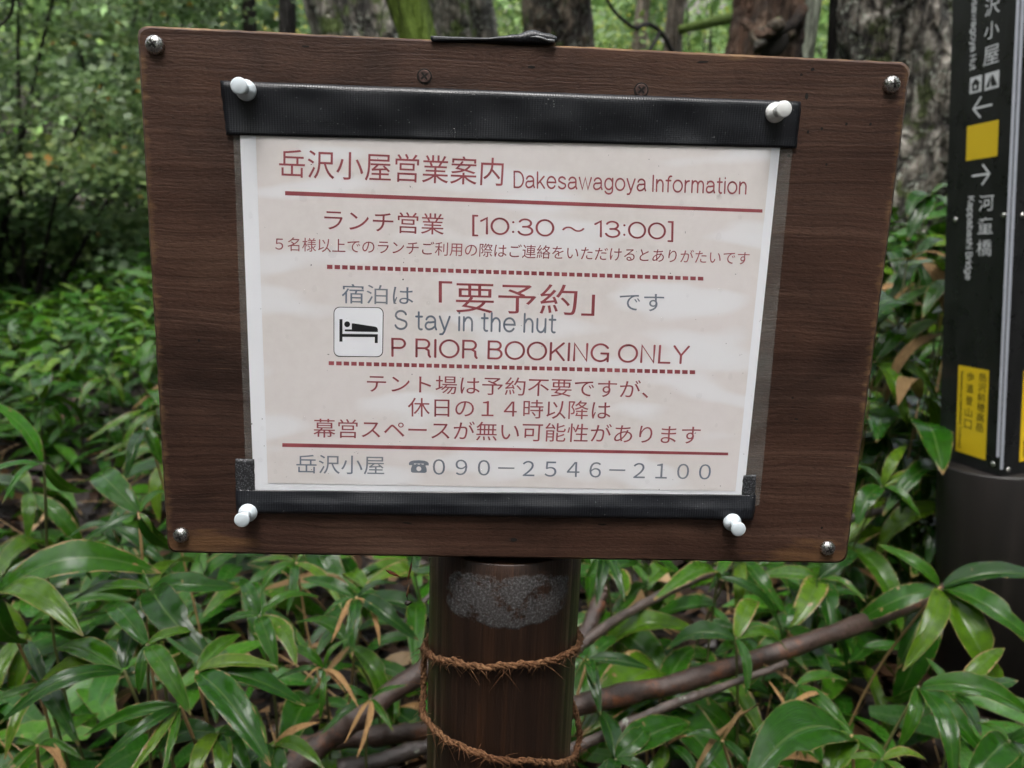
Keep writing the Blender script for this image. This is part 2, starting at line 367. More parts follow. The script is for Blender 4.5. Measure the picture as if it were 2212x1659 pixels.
def foliage(name, stops, rough=.45, trans=.42):
    m = NM(name); r = m.n('ShaderNodeAttribute', attribute_name='rnd').outputs['Fac']
    col = m.ramp(r, stops)
    m.p(Base_Color=col, Roughness=rough, Specular_IOR_Level=.35)
    tr = m.n('ShaderNodeBsdfTranslucent', {'Color': col}); mx = m.n('ShaderNodeMixShader', {0: trans})
    m.t.links.new(m.b.outputs[0], mx.inputs[1]); m.t.links.new(tr.outputs[0], mx.inputs[2]); m.t.links.new(mx.outputs[0], m.out.inputs[0]); return m.m
M['bush'] = foliage('shrub_leaves', [(0, (.045,.090,.030)), (.4, (.110,.185,.060)), (.8, (.20,.275,.085)), (.955, (.26,.30,.07)), (.975, (.40,.26,.04)), (1, (.34,.13,.03))])
M['far'] = foliage('forest_leaves', [(0, (.05,.10,.03)), (.5, (.10,.18,.05)), (.85, (.19,.27,.06)), (1, (.42,.40,.06))])
M['yellow'] = foliage('autumn_leaves', [(0, (.16,.20,.03)), (.5, (.32,.32,.03)), (1, (.50,.42,.04))])
M['crown'] = foliage('crown_leaves', [(0, (.03,.065,.02)), (.6, (.06,.11,.03)), (1, (.12,.17,.04))])
M['needle'] = foliage('conifer_leaves', [(0, (.045,.095,.032)), (.6, (.095,.175,.055)), (1, (.17,.25,.08))])
def litter_m():
    m = NM('dead_leaves'); r = m.n('ShaderNodeAttribute', attribute_name='rnd').outputs['Fac']
    m.p(Base_Color=m.ramp(r, [(0, (.006,.0035,.0025)), (.5, (.014,.0075,.0045)), (.8, (.034,.017,.009)), (.95, (.10,.055,.024)), (1, (.27,.18,.09))]), Roughness=.45, Specular_IOR_Level=.22); return m.m
M['litter'] = litter_m()
def soil():
    m = NM('forest_soil'); o = m.obj(); a = m.noise(o, 9, 8, .7); b = m.noise(o, 60, 5, .7)
    m.p(Base_Color=m.ramp(a, [(.3, (.007,.0045,.003)), (.55, (.018,.0105,.007)), (.75, (.040,.023,.0145))]), Roughness=.75, Normal=m.bump(m.math('ADD', a, m.math('MULTIPLY', b, .4)), .9, .03)); return m.m
M['soil'] = soil()
def bark(name, dark, mid, pale, moss=None, mossamt=0., lichen=0., sx=1., red=None, lump=0.):
    m = NM(name); o = m.obj(); nn = m.n('ShaderNodeNewGeometry').outputs['Normal']
    v = m.mapv(o, (16*sx, 16*sx, 3.2*sx)); a = m.noise(v, 1, 7, .68, .5)
    rg = m.math('ABSOLUTE', m.math('SUBTRACT', m.noise(m.mapv(o, (13*sx, 13*sx, 2.*sx), (3,1,0)), 1, 3, .55, .4), .5))
    crack = m.ramp(rg, [(.0, 0), (.09, 1)])
    b = m.noise(o, 4.5, 4, .6); c = m.noise(o, 30*sx, 7, .75)
    col = m.ramp(a, [(.3, dark), (.5, mid), (.74, pale)])
    col = m.mix(m.math('MULTIPLY', m.math('SUBTRACT', 1., crack), .75), col, tuple(x*.45 for x in dark))
    lv = None
    if lump:
        wc = m.n('ShaderNodeVectorMath', {0: m.mapv(o, (1,1,.55)), 1: m.n('ShaderNodeVectorMath', {0: m.n('ShaderNodeTexNoise', {'Vector': o, 'Scale': 9., 'Detail': 3.}).outputs[1], 'Scale': .16}, operation='SCALE').outputs[0]}, operation='ADD').outputs[0]
        lv = m.n('ShaderNodeTexVoronoi', {'Vector': wc, 'Scale': lump}, feature='F1').outputs[0]
        col = m.mix(m.ramp(lv, [(.42, 0), (.68, .92)]), col, tuple(x*.35 for x in dark))
        col = m.mix(m.math('MULTIPLY', m.ramp(lv, [(.10, .9), (.42, 0)]), m.ramp(m.noise(o, 7., 4, .6), [(.42, 0), (.58, 1)])), col, pale)
    if lichen: col = m.mix(m.math('MULTIPLY', m.ramp(c, [(.53, 0), (.6, 1)]), m.math('MULTIPLY', m.ramp(b, [(.4, 0), (.6, 1)]), lichen)), col, (.34,.37,.31))
    if red: col = m.mix(m.ramp(b, [(.4, 0), (.6, .75)]), col, red)
    if moss:
        mm = m.ramp(m.math('ADD', m.noise(o, 7, 5, .65), mossamt-.5), [(.48, 0), (.56, 1)])
        mc = m.ramp(m.noise(o, 90, 3), [(.3, tuple(x*.5 for x in moss)), (.7, moss)])
        col = m.mix(mm, col, mc)
    h = m.math('ADD', m.math('MULTIPLY', crack, .8), m.math('ADD', a, m.math('MULTIPLY', c, .4)))
    if lv is not None: h = m.math('SUBTRACT', h, m.math('MULTIPLY', lv, 1.6))
    m.p(Base_Color=col, Roughness=.72, Specular_IOR_Level=.3, Normal=m.bump(h, .9, .03)); return m.m
M['bark_grey'] = bark('bark_grey', (.040,.034,.026), (.18,.16,.13), (.42,.39,.345), (.09,.13,.03), .45, .7, 1.3, None, 11.)
M['bark_moss'] = bark('bark_mossy', (.04,.035,.02), (.08,.07,.05), (.14,.13,.09), (.17,.26,.035), .78)
M['bark_brown'] = bark('bark_brown', (.032,.023,.016), (.12,.09,.065), (.32,.26,.20), (.09,.13,.03), .42, .45, 1.2, None, 12.)
M['bark_dark'] = bark('bark_dark', (.008,.006,.005), (.018,.014,.012), (.04,.032,.026))
M['bark_pale'] = bark('bark_pale', (.06,.047,.035), (.13,.10,.075), (.22,.18,.14), None, 0, .3, 1.6)
M['bark_red'] = bark('bark_red', (.014,.009,.007), (.095,.060,.042), (.30,.21,.15), None, 0, .25, 1.7, (.10,.050,.028), 8.)
M['bark_big'] = bark('bark_gnarled', (.020,.016,.013), (.13,.112,.09), (.48,.45,.40), (.07,.09,.025), .40, .95, 1.5, None, 15.)
M['bark_lichen'] = bark('bark_lichen', (.14,.15,.11), (.30,.33,.26), (.46,.50,.42), None, 0, .8, 1.5)
def stick_mat(name, base, patch, pa, spots):
    m = NM(name); o = m.obj(); a = m.noise(o, 42, 6, .68); b = m.noise(o, 150, 6, .7); c = m.noise(o, 36, 5, .7)
    col = m.ramp(a, [(.3, tuple(x*.5 for x in base)), (.55, base), (.75, tuple(x*1.7 for x in base))])
    col = m.mix(m.ramp(b, [(.55, 0), (.72, .5)]), col, tuple(x*2.2 for x in base))
    col = m.mix(m.ramp(m.noise(o, 26, 7, .75), [(1-pa, 0), (1.10-pa, .75)]), col, patch)
    col = m.mix(m.ramp(c, [(1-spots, 0), (1.03-spots, .85)]), col, (.30,.33,.27))
    m.p(Base_Color=col, Roughness=m.ramp(b, [(.3, .28), (.7, .5)]), Specular_IOR_Level=.5, Normal=m.bump(m.math('ADD', a, m.math('MULTIPLY', b, .5)), .7, .005)); return m.m
M['stick_red'] = stick_mat('stick_red_brown', (.045,.027,.021), (.16,.055,.022), .46, .30)
M['stick_dark'] = stick_mat('stick_dark', (.030,.022,.020), (.07,.04,.03), .35, .30)
M['stick_lichen'] = stick_mat('stick_lichened', (.065,.047,.039), (.11,.065,.045), .4, .38)
M['stem'] = plain('bamboo_stem', (.085,.090,.030), .4)
M['stem_dry'] = plain('bamboo_stem_dry', (.30,.19,.085), .5)

# ------------------------------------------------------------------ ground
def gz(x, y):
    z = .085*max(0., y-1.6)
    z += .42*math.exp(-((x-1.9)/.75)**2-((y-2.5)/.8)**2)
    z += .30*max(0., y-8.) + .02*math.sin(x*3.1+y*1.7)*min(1, max(0, y))
    z += .16*max(0., -x-5) + .1*max(0, x-5)
    return z
def make_ground():
    xs = np.concatenate([np.linspace(-60,-6,14), np.linspace(-5,5,61), np.linspace(6,60,14)])
    ys = np.concatenate([np.linspace(-30,-1.2,8), np.linspace(-.8,6,50), np.linspace(6.5,45,30)])
    v = [(x, y, gz(x, y)+ .018*nr.randn()*(abs(x) < 5 and y < 6)) for y in ys for x in xs]; n = len(xs)
    f = [(j*n+i, j*n+i+1, (j+1)*n+i+1, (j+1)*n+i) for j in range(len(ys)-1) for i in range(n-1)]
    put(mesh('ground', v, f, M['soil']), kind='structure')
make_ground()

# ------------------------------------------------------------------ many small faces as one mesh
def scatter(name, T, F_, P, Xa, Za, S, mat, rnd, parent=None, uv=None):
    """copies of template T (k,3) with faces F_ at points P, x axis Xa, approx normal Za, scale S"""
    P = np.asarray(P, float); Xa = np.asarray(Xa, float); Za = np.asarray(Za, float); n = len(P); k = len(T)
    Xa = Xa/np.linalg.norm(Xa, axis=1)[:, None]; Ya = np.cross(Za, Xa); Ya /= np.linalg.norm(Ya, axis=1)[:, None]+1e-9; Za = np.cross(Xa, Ya)
    S = np.asarray(S, float)
    V = P[:, None, :] + S[:, None, None]*(T[None, :, 0:1]*Xa[:, None, :] + T[None, :, 1:2]*Ya[:, None, :] + T[None, :, 2:3]*Za[:, None, :])
    V = V.reshape(-1, 3)
    L = sum(len(q) for q in F_)
    base = np.concatenate([np.array(q) for q in F_]); tot = np.array([len(q) for q in F_]); st = np.cumsum(tot)-tot
    loops = (base[None, :] + (np.arange(n)*k)[:, None]).ravel()
    starts = (st[None, :] + (np.arange(n)*L)[:, None]).ravel()
    me = bpy.data.meshes.new(name)
    me.vertices.add(n*k); me.vertices.foreach_set('co', V.astype(np.float32).ravel())
    me.loops.add(n*L); me.loops.foreach_set('vertex_index', loops.astype(np.int32))
    me.polygons.add(n*len(F_)); me.polygons.foreach_set('loop_start', starts.astype(np.int32))
    me.update(calc_edges=True)
    a = me.attributes.new('rnd', 'FLOAT', 'POINT'); a.data.foreach_set('value', np.repeat(np.asarray(rnd, np.float32), k))
    if uv is not None:
        l = me.uv_layers.new(name='UVMap'); l.data.foreach_set('uv', np.tile(np.asarray(uv, np.float32), (n, 1))[loops].ravel())
    me.materials.append(mat); me.polygons.foreach_set('use_smooth', np.ones(len(me.polygons), dtype=bool))
    me.validate(); me.update()
    o = bpy.data.objects.new(name, me); C.objects.link(o)
    if parent is not None:
        o.parent = parent; o.matrix_parent_inverse = Matrix.Translation(-Vector(parent.location))
    return o
STAR = np.array([(0,0,0),(.18,.30,.02),(.02,.52,.06),(.42,.34,.03),(.62,.50,.08),(.66,.16,.03),(1,0,.05),(.66,-.16,.03),(.62,-.50,.08),(.42,-.34,.03),(.02,-.52,.06),(.18,-.30,.02)])
STARF = [(0,1,2,3,4,5,6),(0,6,7,8,9,10,11)]
OVAL = np.array([(0,0,0),(.3,.22,.05),(.7,.2,.03),(1,0,-.06),(.7,-.2,.03),(.3,-.22,.05)])
OVALF = [(0,1,2,3),(0,3,4,5)]
LANCE = []; LUV = []
for i in range(5):
    t = i/4; wd = .105*math.sin(math.pi*min(1, .06+.94*t)**.75)**.8 if t < 1 else .004
    for s in (-1, 0, 1):
        LANCE.append((t, s*wd, .10*math.sin(math.pi*t*.9)-.10*t*t + (0 if s == 0 else .02))); LUV.append((t, .5+.5*s))
LANCE = np.array(LANCE); LANCEF = [(i*3+j, i*3+j+1, (i+1)*3+j+1, (i+1)*3+j) for i in range(4) for j in range(2)]
def rdir(n):
    v = nr.randn(n, 3); return v/np.linalg.norm(v, axis=1)[:, None]

# ------------------------------------------------------------------ the wooden sign: board on a round post
def rr_outline(w_, h_, r, n=7, jag=0):
    pts = []
    for cx, cz, a0 in ((w_/2-r, h_/2-r, 0), (-w_/2+r, h_/2-r, 90), (-w_/2+r, -h_/2+r, 180), (w_/2-r, -h_/2+r, 270)):
        for k in range(n+1):
            a = R_(a0+90*k/n); pts.append((cx+r*math.cos(a), cz+r*math.sin(a)))
    return pts
BW, BH, BT = .43, .3045, .02
PR, PY = .0535, .0545                        # post radius and how far its axis stands behind the board's face
sign = empty('wooden_signpost', (0, PY, 0), 'dark brown wooden board screwed to a round timber post, carrying a laminated notice', 'signpost')
def build_board():
    # outline with many points so that the edges can be a little uneven
    out = rr_outline(BW, BH, .0056, 3)
    dense = []
    for i in range(len(out)):
        a = np.array(out[i]); b = np.array(out[(i+1) % len(out)]); L = np.linalg.norm(b-a); n = max(1, int(L/.006))
        for k in range(n): dense.append(a+(b-a)*k/n)
    dense = [p*(1 + .0011*nr.randn()*.5) for p in dense]
    rings = [(0.0018, 0.0), (.0005, .0009), (0, .003), (0, BT-.002), (.0015, BT)]
    v = []; n = len(dense)
    for ins, y in rings:
        for p in dense:
            q = p*(1-np.array([ins/(BW/2), ins/(BH/2)])); v.append((q[0], y, q[1]))
    f = []
    for i in range(len(rings)-1):
        for k in range(n): f.append((i*n+k, (i+1)*n+k, (i+1)*n+(k+1)%n, i*n+(k+1)%n))
    f.append(tuple(range(n))[::-1]); f.append(tuple((len(rings)-1)*n+k for k in range(n)))
    f = [q[::-1] for q in f]
    o = mesh('board', v, f, M['board'], None, True); o.location = (0, 0, BZ); o.parent = sign
    o.matrix_parent_inverse = Matrix.Translation(-Vector(sign.location))
    for p in o.data.polygons:
        if len(p.vertices) > 6: p.use_smooth = False
    return o
board = build_board()
PX = onY(1092, 1215, .0)[0] + .002
def build_post():
    r = PR; mb = MB(); n = 64; zt = BZ - BH/2 - .0045
    prof = []
    zs = [-.3, 0, .2, .4, .6, .7, zt-.001, zt]
    v = []; f = []
    for z in zs:
        for k in range(n):
            a = 2*math.pi*k/n; rr = r*(1+.008*math.sin(3*a+z*4)+.004*math.sin(9*a))
            if z == zt: rr -= .0012
            v.append((math.sin(a)*rr, -math.cos(a)*rr, z-zt))
    for i in range(len(zs)-1):
        for k in range(n): f.append((i*n+k, i*n+(k+1)%n, (i+1)*n+(k+1)%n, (i+1)*n+k))
    f.append(tuple((len(zs)-1)*n+k for k in range(n)))
    # upper part behind the board: the same round with a flat seat cut for the board
    b0 = len(v)
    ring = []
    for k in range(n):
        a = 2*math.pi*k/n; x, y = math.sin(a)*(r-.0008), -math.cos(a)*(r-.0008)
        ring.append((x, max(y, BT+.0005-PY)))
    for z in (-.001, BH-.03, BH-.02):
        for x, y in ring:
            s_ = .9 if z == BH-.02 else 1
            v.append((x*s_, max(y*s_, BT+.0005-PY), z))
    for i in range(2):
        for k in range(n): f.append((b0+i*n+k, b0+i*n+(k+1)%n, b0+(i+1)*n+(k+1)%n, b0+(i+1)*n+k))
    f.append(tuple(b0+2*n+k for k in range(n)))
    o = mesh('post', v, f, M['post'], None, True)
    o.location = (PX, PY, zt); o.parent = sign; o.matrix_parent_inverse = Matrix.Translation(-Vector(sign.location))
    for p in o.data.polygons:
        if len(p.vertices) > 6: p.use_smooth = False
    return o
post = build_post()
def local(o): return o
def sub(mb, name, mat, parent, smooth=True):
    o = mesh(name, mb.v, mb.f, mat, None, smooth)
    o.parent = parent
    # parent is unrotated, so only its world position has to be taken off
    p = parent; off = Vector((0,0,0))
    while p is not None:
        off += Vector(p.location) if p.parent is None else (Vector(p.location) - (Vector(p.parent.location) if p.parent.parent is None and p.parent.type == 'EMPTY' else Vector((0,0,0))))
        p = p.parent
    o.matrix_parent_inverse = Matrix.Translation(-off)
    return o
def cross(mb, c, r, y, rot):
    for a in (0, 90):
        t = R_(a+rot); ca, sa = math.cos(t), math.sin(t); hw = r*.22
        q = [(-r, -hw), (r, -hw), (r, hw), (-r, hw)]
        q = [(c[0]+x*ca-z*sa, y - (.00012 if a else 0), c[2]+x*sa+z*ca) for x, z in q]
        mb.add(q, [(0,1,2,3)])
for (u, v, rad, rot) in ((333,96,.0051,35), (1928,182,.0049,8), (390,1157,.0049,20), (1789,1185,.0049,28)):
    c = onY(u, v, -.0015)
    mb = MB(); R = rad
    prof = [(R*.98, 0), (R, -.0006), (R*.97, -.0013), (R*.88, -.0022), (R*.72, -.0030), (R*.52, -.0036), (R*.3, -.0039), (R*.02, -.0040)]
    mb.lathe([(a, b) for a, b in prof], (c[0], 0, c[2]), (0, 1, 0), 32)
    s_ = sub(mb, 'screw', M['steel'], sign)
    mb = MB()
    # cross recess: four sunk blades seen as dark slots
    for a in (0, 90):
        t = R_(a+rot); n_ = 9; v_ = []
        for i in range(n_):
            x = (i/(n_-1)-.5)*2*R*.5; rr = abs(x)/R
            yy = -.0040+.0012*rr**1.6*1.6-.00025
            for s2 in (-1, 1):
                zz = s2*R*.11
                v_.append((c[0]+x*math.cos(t)-zz*math.sin(t), yy-(.0001 if a else 0), c[2]+x*math.sin(t)+zz*math.cos(t)))
        mb.add(v_, [(2*i, 2*i+2, 2*i+3, 2*i+1) for i in range(n_-1)])
    sub(mb, 'recess', M['recess'], s_, False)
for (u, v, rot) in ((917,165,40), (1385,195,45)):
    c = onY(u, v, 0); mb = MB(); mb.lathe([(.0042, -.0001), (.0040, -.00025), (.0001, -.00025)], (c[0], 0, c[2]), (0,1,0), 24)
    mb2 = MB(); mb2.lathe([(.0034, -.0003), (.0031, -.0006), (.0001, -.0006)], (c[0], 0, c[2]), (0,1,0), 24)
    sub(mb, 'screw_hole', M['hole'], sign, False)
    s_ = sub(mb2, 'rusty_screw', M['rust'], sign, False)
    mb = MB(); cross(mb, (c[0],0,c[2]), .0023, -.0008, rot); sub(mb, 'recess', M['hole'], s_, False)
def dent(u, v, L, H, rot=0):
    c = onY(u, v, 0); mb = MB(); t = R_(rot); pts = []
    for k in range(14):
        a = 2*math.pi*k/14; x = L*math.cos(a)*(1+.3*(rng.random()-.5)); z = H*math.sin(a)*(1+.4*(rng.random()-.5))
        pts.append((c[0]+x*math.cos(t)-z*math.sin(t), -.00018, c[2]+x*math.sin(t)+z*math.cos(t)))
    mb.add(pts, [tuple(range(14))[::-1]]); return mb
marks = MB()
for a in ((1148,145,.0022,.0008,0), (1518,134,.0035,.0005,4), (1110,1166,.0022,.0012,0), (880,1130,.003,.0005,-8), (1300,1133,.003,.0005,0), (660,100,.0022,.0005,0), (1755,150,.0011,.0009,0), (1742,208,.0009,.0018,0), (1745,285,.0008,.0008,0), (1775,278,.0008,.0008,0), (1828,268,.0008,.0008,0), (1880,268,.0008,.0008,0), (1775,1140,.0008,.0008,0), (1720,905,.0014,.0005,0), (1785,355,.0007,.0007,0), (430,735,.0007,.0009,0), (512,300,.0012,.0006,0)):
    d_ = dent(*a); marks.add(d_.v, d_.f)
sub(marks, 'nail_holes', M['hole'], sign, False)

# ------------------------------------------------------------------ laminated notice
notice = empty('laminated_notice', tuple(onY(1090, 700, -.001)), 'white and beige laminated hut notice with red lettering, held to the board under black tape', 'notice')
def quadpts(q, Y): return [onY(u, v, Y) for u, v in q]
def sheet(name, q, Y, mat, parent, nx=24, nz=18, bow=0.0, thick=0):
    a, b, c, d = [np.array(p) for p in quadpts(q, Y)]   # TL TR BR BL
    v = []; f = []
    for j in range(nz+1):
        for i in range(nx+1):
            s, t = i/nx, j/nz
            p = a*(1-s)*(1-t)+b*s*(1-t)+c*s*t+d*(1-s)*t
            p = p + np.array([0, -bow*math.sin(math.pi*s)*math.sin(math.pi*t), 0]); v.append(p)
    for j in range(nz):
        for i in range(nx): f.append((j*(nx+1)+i, (j+1)*(nx+1)+i, (j+1)*(nx+1)+i+1, j*(nx+1)+i+1))
    o = MB(); o.v = [tuple(p) for p in v]; o.f = f
    return sub(o, name, mat, parent)
sheet('laminate_film', [(502,230),(1717,262),(1640,1092),(533,1085)], -.0006, M['film'], notice)
paper = sheet('paper', [(516,230),(1691,262),(1605,1085),(549,1078)], -.0010, M['paper'], notice)
sheet('printed_panel', [(550.5,240),(1672,270),(1588.5,1061),(578.5,1043.5)], -.0012, M['print'], paper)
YT = -.00126
def text_mesh(s, bold=0.0):
    cu = bpy.data.curves.new('lettering', 'FONT'); cu.body = s; cu.size = 1.0; cu.resolution_u = 4; cu.offset = bold
    o = bpy.data.objects.new('lettering', cu); C.objects.link(o)
    dg = bpy.context.evaluated_depsgraph_get(); dg.update()
    me = bpy.data.meshes.new_from_object(o.evaluated_get(dg))
    v = np.zeros(len(me.vertices)*3, np.float32); me.vertices.foreach_get('co', v); v = v.reshape(-1, 3)
    f = [tuple(p.vertices) for p in me.polygons]
    bpy.data.objects.remove(o); bpy.data.curves.remove(cu); bpy.data.meshes.remove(me)
    return v, f
def _arc(cx, cy, rx, ry, a0, a1, n=14):
    return [(cx+rx*math.cos(R_(a0+(a1-a0)*i/n)), cy+ry*math.sin(R_(a0+(a1-a0)*i/n))) for i in range(n+1)]
XH = .74
_o = [_arc(.35,.37,.35,.37,90,450,28)]
GL = {                                          # even round-ended strokes: (width, strokes), capital height 1
 'D': (.74, [[(.04,0),(.04,1),(.32,1)]+_arc(.32,.5,.42,.5,90,-90)+[(.04,0)]]),
 'a': (.66, [_arc(.32,.50,.27,.24,165,0,10)+[(.59,.16),(.66,.02)], [(.59,.44),(.28,.40)]+_arc(.22,.21,.21,.20,100,290,12)+[(.42,.06),(.59,.20)]]),
 'k': (.58, [[(.04,0),(.04,1)], [(.54,XH),(.04,.24)], [(.24,.42),(.58,0)]]),
 'e': (.68, [[(.02,.38),(.67,.38)]+_arc(.345,.38,.325,.36,0,180,14)+_arc(.345,.37,.325,.37,180,325,14)]),
 's': (.58, [_arc(.29,.55,.25,.19,20,200,10)+[(.29,.37)]+_arc(.29,.19,.27,.19,35,-160,12)]),
 'w': (.92, [[(0,XH),(.24,0),(.46,XH),(.68,0),(.92,XH)]]),
 'g': (.66, [_arc(.32,.38,.30,.35,30,330,20), [(.62,XH),(.62,-.02)]+_arc(.33,-.03,.29,.22,0,-160,12)]),
 'o': (.70, _o), 'y': (.60, [[(0,XH),(.30,0)], [(.60,XH),(.28,-.10),(.18,-.23),(.04,-.24)]]),
 'I': (.08, [[(.04,0),(.04,1)]]), 'n': (.58, [[(.04,0),(.04,XH)], [(.04,.46)]+_arc(.31,.44,.23,.29,160,0,12)+[(.54,0)]]),
 'f': (.38, [_arc(.36,.76,.19,.23,75,180,8)+[(.17,0)], [(0,XH-.03),(.36,XH-.03)]]),
 'r': (.34, [[(.04,0),(.04,XH)], [(.04,.40)]+_arc(.32,.42,.27,.30,165,85,8)]),
 'm': (.98, [[(.04,0),(.04,XH)], [(.04,.50)]+_arc(.28,.48,.21,.25,160,0,10)+[(.49,0)], [(.49,.50)]+_arc(.72,.48,.21,.25,160,0,10)+[(.93,0)]]),
 't': (.36, [[(.16,.95),(.16,.16)]+_arc(.30,.15,.14,.15,180,290,8), [(0,XH-.03),(.36,XH-.03)]]),
 'i': (.08, [[(.04,0),(.04,XH)], [(.04,.96),(.04,.975)]]),
 'h': (.58, [[(.04,0),(.04,1)], [(.04,.46)]+_arc(.31,.44,.23,.29,160,0,12)+[(.54,0)]]),
 'u': (.58, [[(.04,XH)]+_arc(.27,.28,.23,.28,180,340,12)+[(.54,.32)], [(.54,XH),(.54,0)]]),
 'S': (.74, [_arc(.37,.75,.31,.25,15,190,12)+[(.16,.58),(.56,.46)]+_arc(.37,.27,.34,.27,30,-165,16)]),
 'P': (.66, [[(.04,0),(.04,1),(.40,1)]+_arc(.40,.74,.26,.26,90,-90)+[(.04,.48)]]),
 'R': (.74, [[(.04,0),(.04,1),(.42,1)]+_arc(.42,.75,.25,.25,90,-90)+[(.04,.50)], [(.46,.50),(.64,.38),(.66,.10),(.72,0)]]),
 'O': (.92, [_arc(.46,.5,.46,.5,90,450,36)]), 'B': (.70, [[(.04,0),(.04,1),(.40,1)]+_arc(.40,.77,.24,.23,90,-90)+[(.04,.54)], [(.40,.54)]+_arc(.42,.27,.27,.27,90,-90)+[(.04,0)]]),
 'K': (.72, [[(.04,0),(.04,1)], [(.68,1),(.04,.36)], [(.28,.60),(.72,0)]]), 'N': (.72, [[(.04,0),(.04,1),(.68,0),(.68,1)]]),
 'G': (.86, [_arc(.45,.5,.45,.5,35,322,30), [(.50,.46),(.84,.46),(.84,0)]]), 'L': (.58, [[(.04,1),(.04,0),(.58,0)]]),
 'Y': (.74, [[(0,1),(.37,.46),(.74,1)], [(.37,.46),(.37,0)]]), '[': (.24, [[(.24,1.12),(.04,1.12),(.04,-.14),(.24,-.14)]]), ']': (.24, [[(0,1.12),(.20,1.12),(.20,-.14),(0,-.14)]]),
 '1': (.34, [[(.0,.80),(.30,1.0),(.30,0)]]), '0': (.86, [_arc(.43,.5,.43,.5,90,450,36)]),
 '3': (.76, [_arc(.37,.76,.30,.24,160,-70,16)+[(.26,.52)], [(.40,.53)]+_arc(.38,.27,.36,.27,75,-165,18)]), ':': (.10, [[(.05,.78),(.05,.80)], [(.05,.16),(.05,.18)]]),
 'H': (.70, [[(.04,0),(.04,1)], [(.66,0),(.66,1)], [(.04,.52),(.66,.52)]]), 'b': (.66, [[(.04,0),(.04,1)], _arc(.35,.37,.31,.36,150,-150,22)]), 'p': (.66, [[(.04,XH),(.04,-.26)], _arc(.35,.37,.31,.36,150,-150,22)]), 'd': (.66, [[(.62,0),(.62,1)], _arc(.31,.37,.31,.36,30,330,22)]), 'l': (.08, [[(.04,0),(.04,1)]]), 'T': (.76, [[(0,1),(.76,1)], [(.38,1),(.38,0)]]), 'M': (.86, [[(.04,0),(.04,1),(.43,.1),(.82,1),(.82,0)]]), ',': (.10, [[(.06,.03),(.02,-.16)]]),
}
def latin_mesh(s, sw=.115, gap=.20):
    x = 0; V = []; F_ = []; lay = 0
    for ch in s:
        if ch == ' ': x += .34; continue
        wd, st = GL[ch]
        for ln in st:
            lay += 1; p = [np.array(q) for i_, q in enumerate(ln) if i_ == 0 or math.hypot(q[0]-ln[i_-1][0], q[1]-ln[i_-1][1]) > 1e-4]; n = len(p); h = sw/2; L = []; Rr = []
            for i in range(n):
                if i in (0, n-1): d = p[1]-p[0] if i == 0 else p[-1]-p[-2]; k = 1.
                else:
                    d1 = p[i]-p[i-1]; d2 = p[i+1]-p[i]; d1 = d1/np.linalg.norm(d1); d2 = d2/np.linalg.norm(d2); d = d1+d2
                    k = min(1.6, 1/max(.3, math.sqrt(max(.01, (1+np.dot(d1, d2))/2))))
                d = d/np.linalg.norm(d); nn = np.array([-d[1], d[0]])*h*k; L.append(p[i]+nn); Rr.append(p[i]-nn)
            ends = []
            for i, sg in ((0, -1), (n-1, 1)):
                d = (p[1]-p[0] if i == 0 else p[-1]-p[-2]); d = d/np.linalg.norm(d)*sg*h; nn = np.array([-d[1], d[0]])
                ends.append([p[i]+nn*math.cos(t)+d*math.sin(t) for t in np.linspace(0, math.pi, 7)])
            b0 = len(V)
            for q in L+Rr: V.append((q[0]+x, q[1], lay % 5))
            F_ += [(b0+n+i, b0+n+i+1, b0+i+1, b0+i) for i in range(n-1)]
            for e in ends:
                c0 = len(V); V += [(q[0]+x, q[1], lay % 5) for q in e]; F_.append(tuple(range(c0, c0+7)))
        x += wd + gap
    return np.array(V, float), F_
CAPH = None
def lettering(s, mat, xl, yt, yb, xr, dy, mode='bbox', par=None, Y=YT):
    global CAPH
    v, f = latin_mesh(s) if s.isascii() else text_mesh(s)
    x0, x1 = v[:,0].min(), v[:,0].max()
    if mode == 'bbox': y0, y1 = v[:,1].min(), v[:,1].max()
    else:
        y0, y1 = 0., 1.
        x0 += .05; x1 -= .05
    O = onY(xl, yb, Y); X = onY(xr, yb+dy, Y)-O; U = onY(xl, yt, Y)-O
    # letters stand upright to their own line
    U = U - X*0.0
    lay = np.zeros((len(v), 3)); lay[:,1] = -.000012*v[:,2] if s.isascii() else 0
    P = lay + O[None,:] + ((v[:,0:1]-x0)/(x1-x0))*X[None,:] + ((v[:,1:2]-y0)/(y1-y0))*U[None,:]
    mb = MB(); mb.v = [tuple(p) for p in P]; mb.f = f
    return sub(mb, 'lettering', mat, par or paper, False)
Rd, Gy = M['red'], M['grey']
lettering('岳沢小屋営業案内', Rd, 602.9,320.7,382.5,1085.7,19.6)
lettering('Dakesawagoya Information', Rd, 1110.7,370.6,404.5,1610.8,14.1,'cap')
lettering('ランチ営業', Rd, 700.5,451,497,958.4,10.5)
lettering('[10:30', Rd, 1020,463.8,510.3,1197,6)
lettering('～', Rd, 1214,489,500,1263,1.2)
lettering('13:00]', Rd, 1283.5,471.5,517,1454.2,6)
lettering('５名様以上でのランチご利用の際はご連絡をいただけるとありがたいです', Rd, 594.5,511.5,541.5,1616.8,31)
lettering('宿泊は', Gy, 738,612.8,655,892.5,4.4)
lettering('「要予約」', Rd, 947.7,607,674,1283.8,8.5)
lettering('です', Gy, 1338.7,633,670.6,1434.4,2.5)
lettering('S tay in the hut', Gy, 854,671.3,710.3,1199,8,'cap')
lettering('P RIOR BOOKING ONLY', Rd, 847.4,731.9,768.8,1485.6,16,'cap')
lettering('テント場は予約不要ですが、', Rd, 792.6,807.5,847.4,1400,13.7)
lettering('休日の１４時以降は', Rd, 881,858.8,899.9,1318,7)
lettering('幕営スペースが無い可能性があります', Rd, 677,903.8,944.9,1510.6,15)
